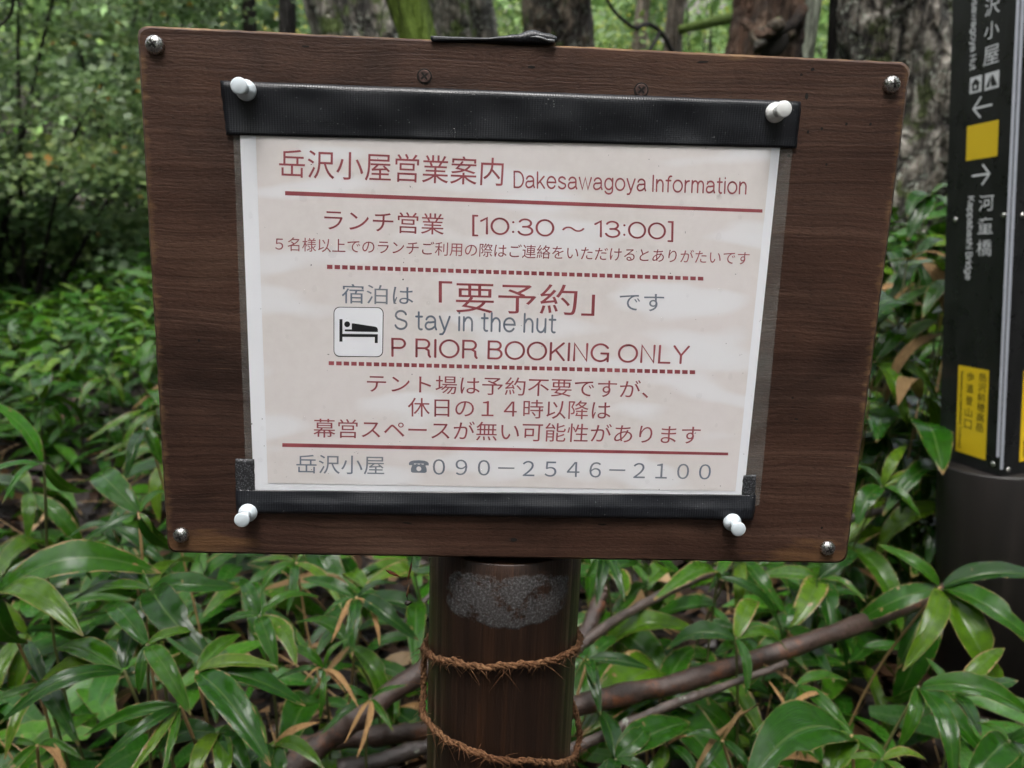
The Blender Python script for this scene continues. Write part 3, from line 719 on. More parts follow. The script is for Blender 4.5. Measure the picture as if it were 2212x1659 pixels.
lettering('岳沢小屋', Gy, 640.1,981.8,1022.3,830,3.2)
def phone_icon():
    O = onY(883.4, 1020.8, YT); X = onY(926, 1021.6, YT)-O; U = onY(883.4, 993.8, YT)-O
    mb = MB(); P = lambda x, y: O+X*x+U*y
    hs = [(0,.60),(0,.78),(.08,.90),(.22,.97),(.5,1.0),(.78,.97),(.92,.90),(1,.78),(1,.60),(.76,.60),(.74,.74),(.26,.74),(.24,.60)]
    mb.add([P(*q) for q in hs], [tuple(range(len(hs)))])
    # body with a round dial left open
    cx, cy, ro, ri = .5, .32, .17, .17; n = 24; v = []; f = []
    out = []
    for k in range(n):
        a = 2*math.pi*k/n; dx, dy = math.cos(a), math.sin(a)
        x_ = .40-.10*max(0, dy); sc = min(x_/max(abs(dx),1e-6), (.34 if dy > 0 else .32)/max(abs(dy),1e-6)); out.append((cx+dx*sc, cy+dy*sc))
    for k in range(n): v.append(P(*out[k])); v.append(P(cx+.125*math.cos(2*math.pi*k/n), cy+.19*math.sin(2*math.pi*k/n)))
    for k in range(n): j = (k+1) % n; f.append((2*k, 2*j, 2*j+1, 2*k+1))
    mb.add(v, f); mb.add([P(x, y) for x, y in ((.36,.64),(.44,.64),(.44,.72),(.36,.72))], [(0,1,2,3)]); mb.add([P(x, y) for x, y in ((.56,.64),(.64,.64),(.64,.72),(.56,.72))], [(0,1,2,3)])
    sub(mb, 'telephone_symbol', Gy, paper, False)
phone_icon()
lettering('０９０－２５４６－２１００', Gy, 935,991.7,1025.3,1534.3,10.7)
def rule(q, mat, name='rule_line'):
    mb = MB(); mb.add(quadpts(q, YT), [(3,2,1,0)]); sub(mb, name, mat, paper, False)
rule([(615.8,412.7),(1647.1,452.2),(1647.1,459.4),(615.8,421.7)], Rd)
rule([(609.8,957.2),(1573,977.6),(1573,983.6),(609.8,965.3)], Rd)
def dashes(xl, yt, yb, xr, yt2, yb2, n):
    mb = MB()
    for i in range(n):
        a = i/(n-.28); b = (i+.72)/(n-.28)
        L = lambda s, p, q: p+(q-p)*s
        q = [(L(a,xl,xr), L(a,yt,yt2)), (L(b,xl,xr), L(b,yt,yt2)), (L(b,xl,xr), L(b,yb,yb2)), (L(a,xl,xr), L(a,yb,yb2))]
        mb.add(quadpts(q, YT), [(3,2,1,0)])
    sub(mb, 'dashed_line', Rd, paper, False)
dashes(706.4,571.8,580.8,1519.3,598,606.1,50)
dashes(710,780.2,788.6,1501.6,800,808.3,49)
# bed pictogram
def bed_icon():
    O = onY(720.6, 770.5, YT); X = onY(827.3, 771.5, YT)-O; U = onY(720.6, 662.5, YT)-O
    def P(x, y, k): return O + X*x + U*y + np.array([0, -.00004*k, 0])
    def poly(mb, pts, k): mb.add([P(x, y, k) for x, y in pts], [tuple(range(len(pts)))])
    mb = MB(); poly(mb, [(x+.5, y+.5) for x, y in rr_outline(1, 1, .12)], 0); ic = sub(mb, 'bed_symbol', M['black'], paper, False)
    mb = MB(); poly(mb, [(x+.5, y+.5) for x, y in rr_outline(.97, .97, .11)], 1); sub(mb, 'symbol_ground', M['paper'], paper, False)
    mb = MB()
    def rc(x0, y0, x1, y1): poly(mb, [(x0,y0),(x1,y0),(x1,y1),(x0,y1)], 2)
    # measured on the sign: head post, mattress rail, foot, sleeper, pillow
    rc(.118, .305, .178, .755); rc(.178, .405, .83, .462); rc(.83, .285, .89, .462)
    poly(mb, [(.272+.058*math.cos(t), .655+.058*math.sin(t)) for t in np.linspace(0, 2*math.pi, 24, endpoint=False)], 2)
    poly(mb, [(.235,.512),(.89,.507),(.89,.56),(.872,.598),(.84,.612),(.40,.675),(.365,.672),(.365,.553),(.235,.553),(.222,.532)], 2)
    sub(mb, 'symbol_figure', M['black'], paper, False)
bed_icon()
def tape_strip(name, q, mat, parent, bulge=.0022, y0=-.0016, nx=90, nz=14, wav=.0006, prof=None, jag=.00022):
    a, b, c, d = [np.array(p) for p in quadpts(q, y0)]
    v = []; f = []; ph = rng.random()*6
    for j in range(nz+1):
        for i in range(nx+1):
            s, t = i/nx, j/nz
            p = a*(1-s)*(1-t)+b*s*(1-t)+c*s*t+d*(1-s)*t
            h = bulge*(prof(t) if prof else math.sin(math.pi*t)**.6)
            h += wav*(math.sin(s*17+ph+t*2)+.6*math.sin(s*41+ph*2-t*3))*math.sin(math.pi*t)
            e = np.array([0., 0, 0])
            if i in (0, nx): e[0] = jag*rng.uniform(-1, 1)
            if j in (0, nz): e[2] = .25*jag*math.sin(s*33+ph+j)
            h *= min(1, .45+min(s, 1-s)/.02)
            v.append(p + e - np.array([0, max(h, 0)+.0001, 0]))
    for j in range(nz):
        for i in range(nx): f.append((j*(nx+1)+i, (j+1)*(nx+1)+i, (j+1)*(nx+1)+i+1, j*(nx+1)+i+1))
    # folded thickness at the back of the strip
    n0 = len(v); W_ = nx+1
    edge = [i for i in range(W_)] + [j*W_+nx for j in range(1, nz+1)] + [nz*W_+i for i in range(nx-1, -1, -1)] + [j*W_ for j in range(nz-1, 0, -1)]
    for e in edge: v.append((v[e][0], y0+.0003, v[e][2]))
    m_ = len(edge)
    for k in range(m_): f.append((edge[k], edge[(k+1) % m_], n0+(k+1) % m_, n0+k))
    mb = MB(); mb.v = [tuple(p) for p in v]; mb.f = f
    return sub(mb, name, mat, parent)
put(tape_strip('side_tape', [(508,991),(549,992),(551,1075),(510,1075)], M['scrim'], notice, .0002, -.0012, 12, 10, .0001), 'frayed end of black tape beside the lower left of the paper')
put(tape_strip('side_tape', [(1606,1027),(1634,1025),(1629,1085),(1600,1085)], M['scrim'], notice, .0002, -.0012, 12, 10, .0001), 'frayed end of black tape beside the lower right of the paper')
put(tape_strip('tape', [(476,174),(1729.5,219),(1720,320),(489.5,291.5)], M['tape'], notice, .0023, -.0013, 120, 16, .0007, lambda t: (min(1, t/.1)**.5)*(1-.75*min(1, max(0, (t-.08))/.75))), 'wide black cloth tape along the top of the notice')
put(tape_strip('tape', [(509,1058),(1633,1069),(1625,1124),(512,1108)], M['tape'], notice, .0024, -.0013, 120, 14, .0005, lambda t: (min(1, t/.5)**1.3)*(1 if t < .85 else ((1-t)/.15)**.5)), 'narrower black cloth tape along the bottom of the notice')
# rain drops on the laminate
def drop_mesh(k):
    mb = MB(); n = 18; v = []; L = [1.0, 1.5, 1.9][k % 3]
    rings = 6
    for i in range(rings):
        e = math.pi/2*i/(rings-1)
        for j in range(n):
            a = 2*math.pi*j/n; x, z = math.cos(a)*math.cos(e), math.sin(a)*math.cos(e)
            if z > 0: x *= (1-.45*z**1.3*(L-.9)); z *= L
            v.append((x, -.24*math.sin(e), z))
    f = [(i*n+j, i*n+(j+1) % n, (i+1)*n+(j+1) % n, (i+1)*n+j) for i in range(rings-1) for j in range(n)]
    me = bpy.data.meshes.new('water_drop'); me.from_pydata(v, [], f); me.materials.append(M['water'])
    me.polygons.foreach_set('use_smooth', np.ones(len(me.polygons), dtype=bool)); me.update(); return me
DM = [drop_mesh(k) for k in range(3)]
def drop(u, v, r, k=None, Y=-.0013):
    p = onY(u, v, Y); o = bpy.data.objects.new('water_drop', DM[rng.randrange(3) if k is None else k]); C.objects.link(o)
    o.parent = notice; o.matrix_parent_inverse = Matrix.Translation(-Vector(notice.location)); o.location = p; o.scale = (r, r, r); o.rotation_euler = (0, rng.uniform(-.2,.2), 0)
for (u, v, r) in ((655,428,.0023),(735,412,.0013),(806,416,.0014),(541,467,.0014),(718,548,.0026),(757,537,.0014),(643,318,.0013),(759,378,.0018),(1472,440,.0014),(1553,425,.0017),(1495,463,.0014),(1552,512,.0018),(1598,470,.0012),(1334,560,.0013),(1405,562,.0014),(1485,640,.0009),(1556,627,.0013),(1225,645,.0016),(1138,663,.0014),(1517,713,.0011),(1577,815,.0015),(1402,834,.0012),(1510,855,.0019),(1437,865,.0011),(1284,885,.0012),(1547,920,.0010),(1398,1040,.0015),(843,962,.0020),(958,965,.0016),(657,905,.0013),(831,903,.0013),(881,838,.0012),(858,743,.0017),(1128,783,.0014),(620,728,.0011),(679,625,.0016),(658,632,.0011),(855,667,.0014),(925,655,.0013),(1308,963,.0015),(595,1020,.0012),(567,926,.0013),(562,993,.0016),(560,297,.0012),(900,563,.0013),(978,575,.0012),(757,595,.0012),(866,591,.0013),(1290,1032,.0012),(1430,690,.001),(1495,352,.0009),(1040,1020,.0011),(700,880,.0009),(1180,430,.0009),(640,560,.001)):
    drop(u, v, r)
drop(720, 268, .0020, 1, -.0022); drop(979, 289, .0021, 1, -.0018); drop(1526, 1108, .0016, 0, -.0034)

# ------------------------------------------------------------------ push pins
def push_pin(u, v, label, mat):
    c = onY(u, v, -.0026); t = empty('push_pin', (c[0], c[1], c[2]), label, 'push pin', 'push pins holding the notice')
    mb = MB(); y = lambda h: -h
    mb.lathe([(.0008, 0), (.0052, 0), (.0056, -.0008), (.0056, -.0020), (.0050, -.0030), (.0034, -.0042), (.0030, -.0052)], c, (0,1,0), 32)
    sub(mb, 'pin_base', mat, t)
    mb = MB(); mb.lathe([(.0030, -.0052), (.0027, -.0075), (.0028, -.0100), (.0034, -.0114), (.0043, -.0121), (.0045, -.0127), (.0044, -.0134), (.0038, -.0138), (.0002, -.0138)], c, (0,1,0), 32)
    sub(mb, 'pin_grip', mat, t)
    mb = MB(); mb.lathe([(.0005, -.0005), (.0005, .0024), (.0001, .0040)], c, (0,1,0), 8); sub(mb, 'pin_point', M['steel'], t)
push_pin(533, 196, 'pale blue white push pin in the top left end of the upper tape', M['white_pin'])
push_pin(1673, 244, 'clean white push pin in the right end of the upper tape', M['white_pin2'])
push_pin(537, 1106, 'pale blue push pin at the left end of the lower tape', M['white_pin'])
push_pin(1580, 1126, 'pale blue push pin at the right end of the lower tape', M['white_pin'])

# ------------------------------------------------------------------ scrap of torn tape on the board's top edge
def scrap():
    tz = BZ + BH/2
    # (column, row of the upper edge, height of the curl above the board)
    top = [(931,.0003),(945,.0006),(975,.0004),(1005,.0008),(1035,.0006),(1060,.0010),(1075,.0022),(1088,.0021),(1105,.0036),(1120,.0032),(1137,.0052),(1150,.0066),(1163,.0060),(1178,.0046),(1190,.0052),(1198,.0034)]
    v = []; f = []; n = len(top)
    for i, (u, up) in enumerate(top):
        x = onY(u, 90, .002)[0]; drp = .0022*max(0, 1-i/4.2); fr = min(1, max(0, (i-4)/2))
        prof = [(-.0011, -drp-.0003), (-.0013-.0008*fr, up*.35), (-.0008-.0012*fr, up*.8), (.001, up*1.02+.0002), (.003, up), (.006, up*.7), (.010, up*.35+.0002), (.016, .0004)]
        for (y, dz) in prof: v.append((x+.0012*fr*math.sin(dz*900), y, tz + dz + .0003))
    m_ = 8
    for i in range(n-1):
        for j in range(m_-1): f.append((i*m_+j, i*m_+j+1, (i+1)*m_+j+1, (i+1)*m_+j))
    # the right end is rolled over, its highlight put in as grey colour
    root = empty('tape_scrap', tuple(onY(1065, 92, .004)), 'torn scrap of black tape curling up on the top edge of the wooden board', 'tape scrap')
    mb = MB(); mb.v = v; mb.f = f; o = sub(mb, 'tape', M['tape'], root)
    md = o.modifiers.new('sub', 'SUBSURF'); md.levels = md.render_levels = 1
    so_ = o.modifiers.new('sol', 'SOLIDIFY'); so_.thickness = .0005
    mb = MB(); mb.tube(crom([onY(1145,80,-.0022), onY(1165,81,-.0027), onY(1183,87,-.0028), onY(1198,89,-.0022)], 5), [.0004]*3+[.0007]*8+[.0009]*5, 8, .3)
    sub(mb, 'rolled_end', plain('tape_highlight', (.16,.165,.17), .3), root)
scrap()

# ------------------------------------------------------------------ coir rope round the post
def make_rope():
    root = empty('coir_rope', (PX, PY, BZ-.25), 'twisted brown coir rope tied loosely round the post', 'rope')
    r0 = PR + .0026; cy = PY
    def circ(a, z, k=1.0): a = R_(a); return np.array([PX+math.sin(a)*r0*k, cy-math.cos(a)*r0*k, z])
    def zpix(a, v):                          # height on the post where picture row v falls
        p = circ(a, 0); lo, hi = .2, BZ
        for _ in range(40):
            mi = (lo+hi)/2; q = (np.array([p[0], p[1], mi])-CAM)@RM
            if 829.5-F*q[2]/q[1] > v: lo = mi
            else: hi = mi
        return lo
    k1 = [(-120,1400),(-92,1402),(-70,1408),(-45,1426),(-15,1440),(15,1436),(45,1418),(70,1393),(95,1376),(130,1372)]
    k2 = [(-95,1402),(-92,1440),(-86,1490),(-66,1545),(-40,1590),(-12,1626),(18,1645),(48,1646),(72,1640),(95,1620),(100,1580),(120,1540)]
    def strandset(key, name):
        ctrl = []
        for a, v in key:
            k = 1.0 + (.05 if key is k2 and -80 < a < 0 else 0) + (.10 if key is k2 and a > 90 else 0)
            ctrl.append(circ(a, zpix(max(-88, min(88, a)), v), k))
        path = crom(ctrl, 14); mb = MB(); n = len(path)
        path = [p+np.array([0,0,.0007*math.sin(i*.31)+.0005*math.sin(i*.83+1)]) for i, p in enumerate(path)]
        L = 0; ls = [0]
        for i in range(1, n): L += np.linalg.norm(path[i]-path[i-1]); ls.append(L)
        for s in range(3):
            pts = []
            for i, p in enumerate(path):
                d = path[min(i+1, n-1)]-path[max(i-1, 0)]; d /= np.linalg.norm(d)
                rad = np.array([p[0]-PX, p[1]-cy, 0]); rad /= np.linalg.norm(rad); rad -= d*np.dot(d, rad); rad /= np.linalg.norm(rad); b = np.cross(d, rad)
                t = 2*math.pi*(ls[i]/.021) + s*2*math.pi/3
                pts.append(p + (rad*math.cos(t)+b*math.sin(t))*.00115)
            mb.tube([q+np.array([rng.gauss(0,1),rng.gauss(0,1),rng.gauss(0,1)])*.00022 for q in crom(pts, 2)], [.00120*(1+.22*math.sin(j*.37+s*2)+.12*math.sin(j*1.3+s)) for j in range(2*len(pts)-1)], 8, .5)
        for i in range(int(L/.00055)):          # loose fibres
            k = rng.randrange(1, n-1); p = path[k]; d = path[k+1]-path[k-1]; d /= np.linalg.norm(d)
            v = np.array([rng.gauss(0,1), rng.gauss(0,1)-.4, rng.gauss(0,1)-.3]); v = v/np.linalg.norm(v)*.75+d*rng.choice((-1,1))*rng.uniform(.3,1.6); v /= np.linalg.norm(v)
            ln = rng.uniform(.003,.009) if rng.random() < .9 else rng.uniform(.010,.020)
            sag = np.array([0,0,-.25*ln])
            mb.tube([p+v*.002, p+v*ln*.5+sag*.2, p+v*ln+sag], [.00022,.00019,.00009], 4)
        sub(mb, name, M['rope'], root)
    strandset(k1, 'rope_turn'); strandset(k2, 'rope_loop')
make_rope()

# ------------------------------------------------------------------ thread with small dead leaves under the board
def debris():
    c = onY(875, 1205, .012); root = empty('dead_leaf_strand', tuple(c), 'small orange dead needles hanging on a thread below the board, left of the post', 'dead leaves')
    mb = MB(); pts = [onY(893,1196,.010), onY(886,1225,.010), onY(882,1262,.010), onY(880,1300,.010)]; mb.tube(pts, .00018, 5); mb.tube([onY(893,1199,.010), onY(935,1208,.012)], .0001, 4); mb.tube([onY(886,1225,.010), onY(936,1222,.012)], .0001, 4)
    sub(mb, 'thread', plain('web_thread', (.05,.045,.04), .5), root)
    def nd(p, q, w_, col, nm):
        mb = MB(); a, b = onY(*p, .0095), onY(*q, .0095); mb.tube([a, a*.7+b*.3, a*.3+b*.7, b], [w_*.3, w_, w_*.8, w_*.15], 6); sub(mb, nm, plain(nm+'_brown', col, .5), root)
    nd((834,1232),(864,1246),.0011,(.22,.05,.02),'needle'); nd((890,1215),(880,1255),.0008,(.16,.05,.02),'needle'); nd((878,1290),(884,1262),.0009,(.10,.05,.02),'needle'); nd((874,1304),(890,1300),.0018,(.02,.015,.01),'dead_bud')
debris()

# ------------------------------------------------------------------ black direction pillar
def pillar():
    D = 1.42
    a0 = at(2158, 1030, D)
    dn = RM @ np.array([(1778-1106)/F, 1.0, -(9444-829.5)/F]); dn /= np.linalg.norm(dn); up = -dn
    # front edge of the square panel runs through a0; the view direction on the plane across the axis sets the faces
    vw = ray(2158, 1030); vw = vw - up*np.dot(vw, up); vw /= np.linalg.norm(vw); rt = np.cross(vw, up); rt /= np.linalg.norm(rt)
    Rr = 118*D/F*1.02; a = Rr*math.sqrt(2)
    axis0 = a0 + vw*Rr
    H = 1.55
    root = empty('direction_pillar', tuple(axis0 - up*(axis0[2]/up[2])), 'black metal direction pillar with yellow squares and white Japanese lettering, on a brown round base', 'direction sign')
    def tofix(P): return [tuple(p) for p in P]
    # base column
    mb = MB(); L = axis0[2]/up[2]+.3
    n = 48; v = []; f = []
    e1, e2 = rt, -vw
    prof = [(Rr*1.03, -L), (Rr*1.03, -.004), (Rr*1.02, -.001), (Rr*1.0, 0), (.001, 0)]
    mb.lathe(prof, axis0, up, 64)
    m = NM('pillar_base_brown'); o = m.obj(); pc = m.mapv(o, (22, 22, 1.4)); n1 = m.noise(pc, 1, 5, .6)
    m.p(Base_Color=m.ramp(n1, [(.3, (.004,.003,.0028)), (.6, (.010,.0075,.0068)), (.8, (.028,.021,.018))]), Roughness=.5, Normal=m.bump(n1, .3, .003))
    sub(mb, 'base_column', m.m, root, True).data.polygons.foreach_set('use_smooth', [True]*64*4+[False]*2)
    # square body
    cor = [axis0 - vw*Rr, axis0 + rt*Rr, axis0 + vw*Rr, axis0 - rt*Rr]     # front, right, back, left
    m = NM('pillar_black'); n1 = m.noise(m.obj(), 30, 4); n2 = m.noise(m.mapv(m.obj(), (60, 60, 4)), 1, 5, .7); sp = m.noise(m.obj(), 170, 3)
    m.p(Base_Color=m.mix(m.ramp(sp, [(.66, 0), (.72, .6)]), m.ramp(n2, [(.3, (.0060,.0062,.0068)), (.75, (.017,.0175,.018))]), (.06,.06,.058)), Roughness=m.ramp(n1, [(.3, .22), (.7, .40)]), Specular_IOR_Level=.4)
    mb = MB(); v = [c + up*.002 for c in cor] + [c + up*H for c in cor]
    mb.add(v, [(0,1,5,4),(1,2,6,5),(2,3,7,6),(3,0,4,7),(4,5,6,7),(3,2,1,0)]); body = sub(mb, 'panel_body', m.m, root, False)
    # clear acrylic cover edges at the front corner
    acr = plain('acrylic_edge', (.34,.36,.41), .25, 0, .5, Transmission_Weight=.0)
    mb = MB()
    for sgn, h0 in ((-1, .040), (1, .016)):
        off = (rt*sgn*.0034 - vw*.0022)
        q = []
        for hh in (h0, H):
            for dx, dy in ((-.0024,-.0014),(.0024,-.0014),(.0024,.0010),(-.0024,.0010)): q.append(cor[0] + off + rt*dx + vw*dy + up*hh)
        mb.add(q, [(0,1,5,4),(1,2,6,5),(2,3,7,6),(3,0,4,7),(4,5,6,7),(3,2,1,0)])
    sub(mb, 'edge_strip', acr, root, False)
    # face frames: origin at bottom left of the face, s to the right, t up
    fL = (cor[3], (cor[0]-cor[3])/a, up); fR = (cor[0], (cor[1]-cor[0])/a, up)
    nL = np.cross(fL[1], up); nL = nL if np.dot(nL, vw) < 0 else -nL
    def st(u, v):
        p = onplane(u, v, fL[0], nL)-fL[0]; return np.dot(p, fL[1]), np.dot(p, up)
    Wt = plain('sign_white', (.60,.61,.63), .45); Ye = plain('sign_yellow', (.66,.46,.012), .45); Ye2 = plain('sticker_yellow', (.66,.46,.015), .35); Bk = plain('sticker_ink', (.020,.019,.008), .5); Bl = plain('pictogram_black', (.010,.010,.011), .4)
    z3 = lambda x, y: (1437.8+.36675*x, .36675*y)
    z5 = lambda x, y: (2018.5+.2*x, 746.6+.2*y)
    def face(fr, nrm, left):
        o0, s_, t_ = fr
        def W(p, k): return o0 + s_*p[0] + t_*p[1] + nrm*(.0004*k)
        def poly(nm, polys, mat, k, par=body):
            mb = MB()
            for q in polys: mb.add([W(p, k) for p in q], [tuple(range(len(q)))])
            return sub(mb, nm, mat, par, False)
        def rect(nm, s0, t0, s1, t1, mat, k, par=body): return poly(nm, [[(s0,t0),(s1,t0),(s1,t1),(s0,t1)]], mat, k, par)
        def word(txt, s0, t0, s1, t1, mat, k, vertical=False, par=body):
            v, f = (latin_mesh(txt, .16) if vertical else text_mesh(txt)); x0, x1, y0, y1 = v[:,0].min(), v[:,0].max(), v[:,1].min(), v[:,1].max()
            X = (v[:,0]-x0)/(x1-x0); Yy = (v[:,1]-y0)/(y1-y0)
            if vertical: S = s0+(s1-s0)*Yy; T = t1-(t1-t0)*X
            else: S = s0+(s1-s0)*X; T = t0+(t1-t0)*Yy
            mb = MB(); mb.v = [tuple(W((s, t), k)+nrm*.00003*zz) for s, t, zz in zip(S, T, v[:,2])]; mb.f = f; sub(mb, 'lettering', mat, par, False)
        def box3(x0, y0, x1, y1, cv=z3):
            # the box is read in the middle of its sides, so that slanting edges do not widen it
            s0 = st(*cv(x0, (y0+y1)/2))[0]; s1 = st(*cv(x1, (y0+y1)/2))[0]; t1 = st(*cv((x0+x1)/2, y0))[1]; t0 = st(*cv((x0+x1)/2, y1))[1]
            return s0, t0, s1, t1
        for ch, b in (('岳',(1885,-150,1975,-50)),('沢',(1882,-18,1970,86)),('小',(1878,127,1966,225)),('屋',(1873,268,1965,380)),('河',(1845,1148,1935,1242)),('童',(1839,1280,1930,1378)),('橋',(1833,1412,1922,1508))):
            word(ch, *box3(*b), Wt, 1)
        word('Dakesawagoya Hut', *box3(1793,-140,1838,412), Wt, 1, True)
        word('Kappabashi Bridge', *box3(1765,1157,1812,1650), Wt, 1, True)
        # pictograms
        for kind, b in (('house',(1793,450,1863,546)),('tent',(1881,424,1965,524))):
            s0, t0, s1, t1 = box3(*b); rect('pictogram_ground', s0, t0, s1, t1, Wt, 1)
            Q = lambda L: [[(s0+(s1-s0)*x, t0+(t1-t0)*y) for x, y in q] for q in L]
            if kind == 'house': poly('house_symbol', Q([[(.5,.88),(.10,.52),(.22,.52),(.22,.14),(.78,.14),(.78,.52),(.90,.52)]]), Bl, 2); poly('house_symbol', Q([[(.40,.26),(.60,.26),(.60,.48),(.40,.48)]]), Wt, 3)
            else: poly('tent_symbol', Q([[(.44,.86),(.10,.16),(.34,.16)],[(.50,.80),(.42,.50),(.50,.16),(.90,.16),(.56,.86)]]), Bl, 2)
        for y0, y1, x0, x1, fl in ((567,690,1813,1925,1),(970,1090,1805,1912,-1)):
            s0, t0, s1, t1 = box3(x0, y0, x1, y1)
            if not left: fl = -fl
            mx = lambda x: (s0+(s1-s0)*(x if fl > 0 else 1-x)); ty = lambda y: t0+(t1-t0)*y
            th = .055
            def bar(p, q):
                p = np.array([mx(p[0]), ty(p[1])]); q = np.array([mx(q[0]), ty(q[1])]); d = q-p; d /= np.linalg.norm(d); nn = np.array([-d[1], d[0]])*(t1-t0)*th
                pts = [p-nn, q-nn, q+nn, p+nn]
                return pts
            poly('arrow', [bar((0,.5),(1,.5))], Wt, 1); poly('arrow', [bar((0.0,.47),(.42,1)), bar((0.0,.53),(.42,0))], Wt, 2)
        s0, t0, s1, t1 = box3(1774, 725, 1959, 933); rect('yellow_square', s0, t0, s1, t1, Ye, 1)
        s0, t0, s1, t1 = box3(245, 235, 575, 1192, z5); stk = rect('trailhead_sticker', s0, t0, s1, t1, Ye2, 1)
        for i, ch in enumerate('岳沢前穂高岳'):
            y = 295+i*108.5; x = 488-i*6.5; word(ch, *box3(x-6, y, x+80, y+93, z5), Bk, 2, False, stk)
        for i, ch in enumerate('歩道登山口'):
            y = 285+i*129; x = 358-i*7; word(ch, *box3(x-4, y, x+74, y+96, z5), Bk, 2, False, stk)
        word('Dakesawa,Maehotaka Trailhead', *box3(272, 275, 304, 1105, z5), Bk, 2, True, stk)
        for (u, v) in ((2044.5,979.6),(2147.5,1002.6),(2065,475),(2170.6,465)):
            s, t = st(u, v); s = min(max(s, .012), a-.014)
            mb = MB(); mb.lathe([(.0052, 0), (.005, .0016), (.0035, .003), (.0005, .0034)], W((s, t), 1), nrm, 16); sub(mb, 'panel_screw', M['steel'], root)
    nR = np.cross(fR[1], up); nR = nR if np.dot(nR, vw) < 0 else -nR
    face(fL, nL, True); face(fR, nR, False)
pillar()

# ------------------------------------------------------------------ dwarf bamboo
def bleaf_mesh(k, mat):
    nt_, ns = 16, 8; lr = random.Random(100+k); v = []; uv = []; f = []
    W = lr.uniform(.075, .118)*(.6 if k >= 40 else 1); arch = lr.uniform(.07, .30); fold = lr.uniform(.03, .20); tw = lr.uniform(-.25, .25); curl = lr.uniform(-.09, .09)
    notch = lr.random() < .35; nt0 = lr.uniform(.5, .8)
    for i in range(nt_+1):
        t = i/nt_; tt = .02+.98*t
        w_ = W*(math.sin(math.pi*tt**.72)**.72 if t < 1 else .02) if t < .999 else .002
        w_ = max(w_, .004)
        yc = curl*math.sin(math.pi*t); zc = arch*math.sin(math.pi*t**.85)
        for j in range(ns+1):
            s = 2*j/ns-1; a = tw*(t-.4)
            y = s*w_; z = fold*abs(s)*w_*4*(1-.5*t) + .006*math.sin(t*19+k+s*2)*abs(s) + .004*math.sin(s*9+k)
            if notch and s > .55 and abs(t-nt0) < .09: y *= .72
            v.append((t, yc+y*math.cos(a)-z*math.sin(a), zc+y*math.sin(a)+z*math.cos(a))); uv.append((t, j/ns))
    for i in range(nt_):
        for j in range(ns): f.append((i*(ns+1)+j, (i+1)*(ns+1)+j, (i+1)*(ns+1)+j+1, i*(ns+1)+j+1))
    o = mesh('leaf', v, f, mat, None, True, uv); me = o.data; bpy.data.objects.remove(o); return me
LV = [bleaf_mesh(k, M['leaf']) for k in range(9)]
LM = [bleaf_mesh(20+k, M['leafm']) for k in range(6)]
LD = [bleaf_mesh(40+k, M['leafdry']) for k in range(4)]
LF = [bleaf_mesh(80+k, M['leaffresh']) for k in range(4)]
LS = [bleaf_mesh(60+k, M['straw']) for k in range(4)]
def leaf_obj(root, a, b, up, me, wid=1.0):
    a = np.array(a, float); b = np.array(b, float); x = b-a; L = np.linalg.norm(x); x /= L
    up = np.array(up, float); y = np.cross(up, x); y /= np.linalg.norm(y)+1e-9; z = np.cross(x, y)
    o = bpy.data.objects.new('leaf', me); C.objects.link(o); o.parent = root
    mm = Matrix(((x[0]*L, y[0]*L*wid, z[0]*L, a[0]), (x[1]*L, y[1]*L*wid, z[1]*L, a[1]), (x[2]*L, y[2]*L*wid, z[2]*L, a[2]), (0,0,0,1)))
    o.matrix_parent_inverse = Matrix.Identity(4)
    o.matrix_basis = Matrix.Translation(-Vector(root.location)) @ mm
    return o
GB = 'dwarf bamboo plants on the forest floor'
def pick(dry=.06, wither=.45):
    q = rng.random()
    return rng.choice(LD if rng.random() < .45 else LS) if q < dry else (rng.choice(LM) if q < dry+wither else rng.choice(LV))
def stem_to(root, base, top, mat, rad=.0019):
    mid = (base+top)/2 + np.array([rng.uniform(-.02,.02), rng.uniform(-.02,.02), .03])
    mb = MB(); mb.tube(crom([base, mid, top], 5), [rad*1.25]*3+[rad]*8, 7); sub(mb, 'stem', mat, root)
def hero(cu, cv, cd, tips, label, dry=.05, wither=.35, wid=1.0):
    c = at(cu, cv, cd); bx, by = c[0]+rng.uniform(-.08,.08), c[1]+rng.uniform(.02,.16)
    base = np.array([bx, by, gz(bx, by)-.02])
    root = empty('dwarf_bamboo', tuple(base), label, 'bamboo plant', GB)
    stem_to(root, base, c, M['stem_dry'] if rng.random() < .4 else M['stem'])
    for tp in tips:
        b = at(tp[0], tp[1], tp[2]); k = tp[3] if len(tp) > 3 else None
        me = {'d': LD, 'm': LM, 'g': LV, 's': LS, 'f': LF}[k][rng.randrange(4)] if k else pick(dry, wither)
        a = c + (b-c)*.03
        # leaves face mostly upwards and a little to the viewer
        up = np.array([rng.uniform(-.25,.25), -.45+rng.uniform(-.2,.2), 1.0]); x = (b-c)/np.linalg.norm(b-c)
        if abs(np.dot(x, up/np.linalg.norm(up))) > .8: up = np.array([rng.uniform(-.3,.3), -1.0, .35])
        leaf_obj(root, a, b, up, me, wid*rng.uniform(.95, 1.25))
    return root
hero(2032,1268,1.16,[(1950,1450,1.08,'g'),(2172,1508,1.06,'g'),(2260,1405,1.05,'g'),(2280,1250,1.12,'m'),(1895,1175,1.22,'g'),(1838,1350,1.22,'m')], 'dwarf bamboo with long shiny leaves fanned out before the brown base of the black pillar', wid=1.25)
hero(95,1002,.98,[(-70,850,.95,'f'),(-70,1052,.94,'f'),(5,1088,.92,'f'),(205,1060,1.05,'g')], 'dwarf bamboo with broad pale-rimmed leaves at the left margin, beside the dirt patch', wid=1.35)
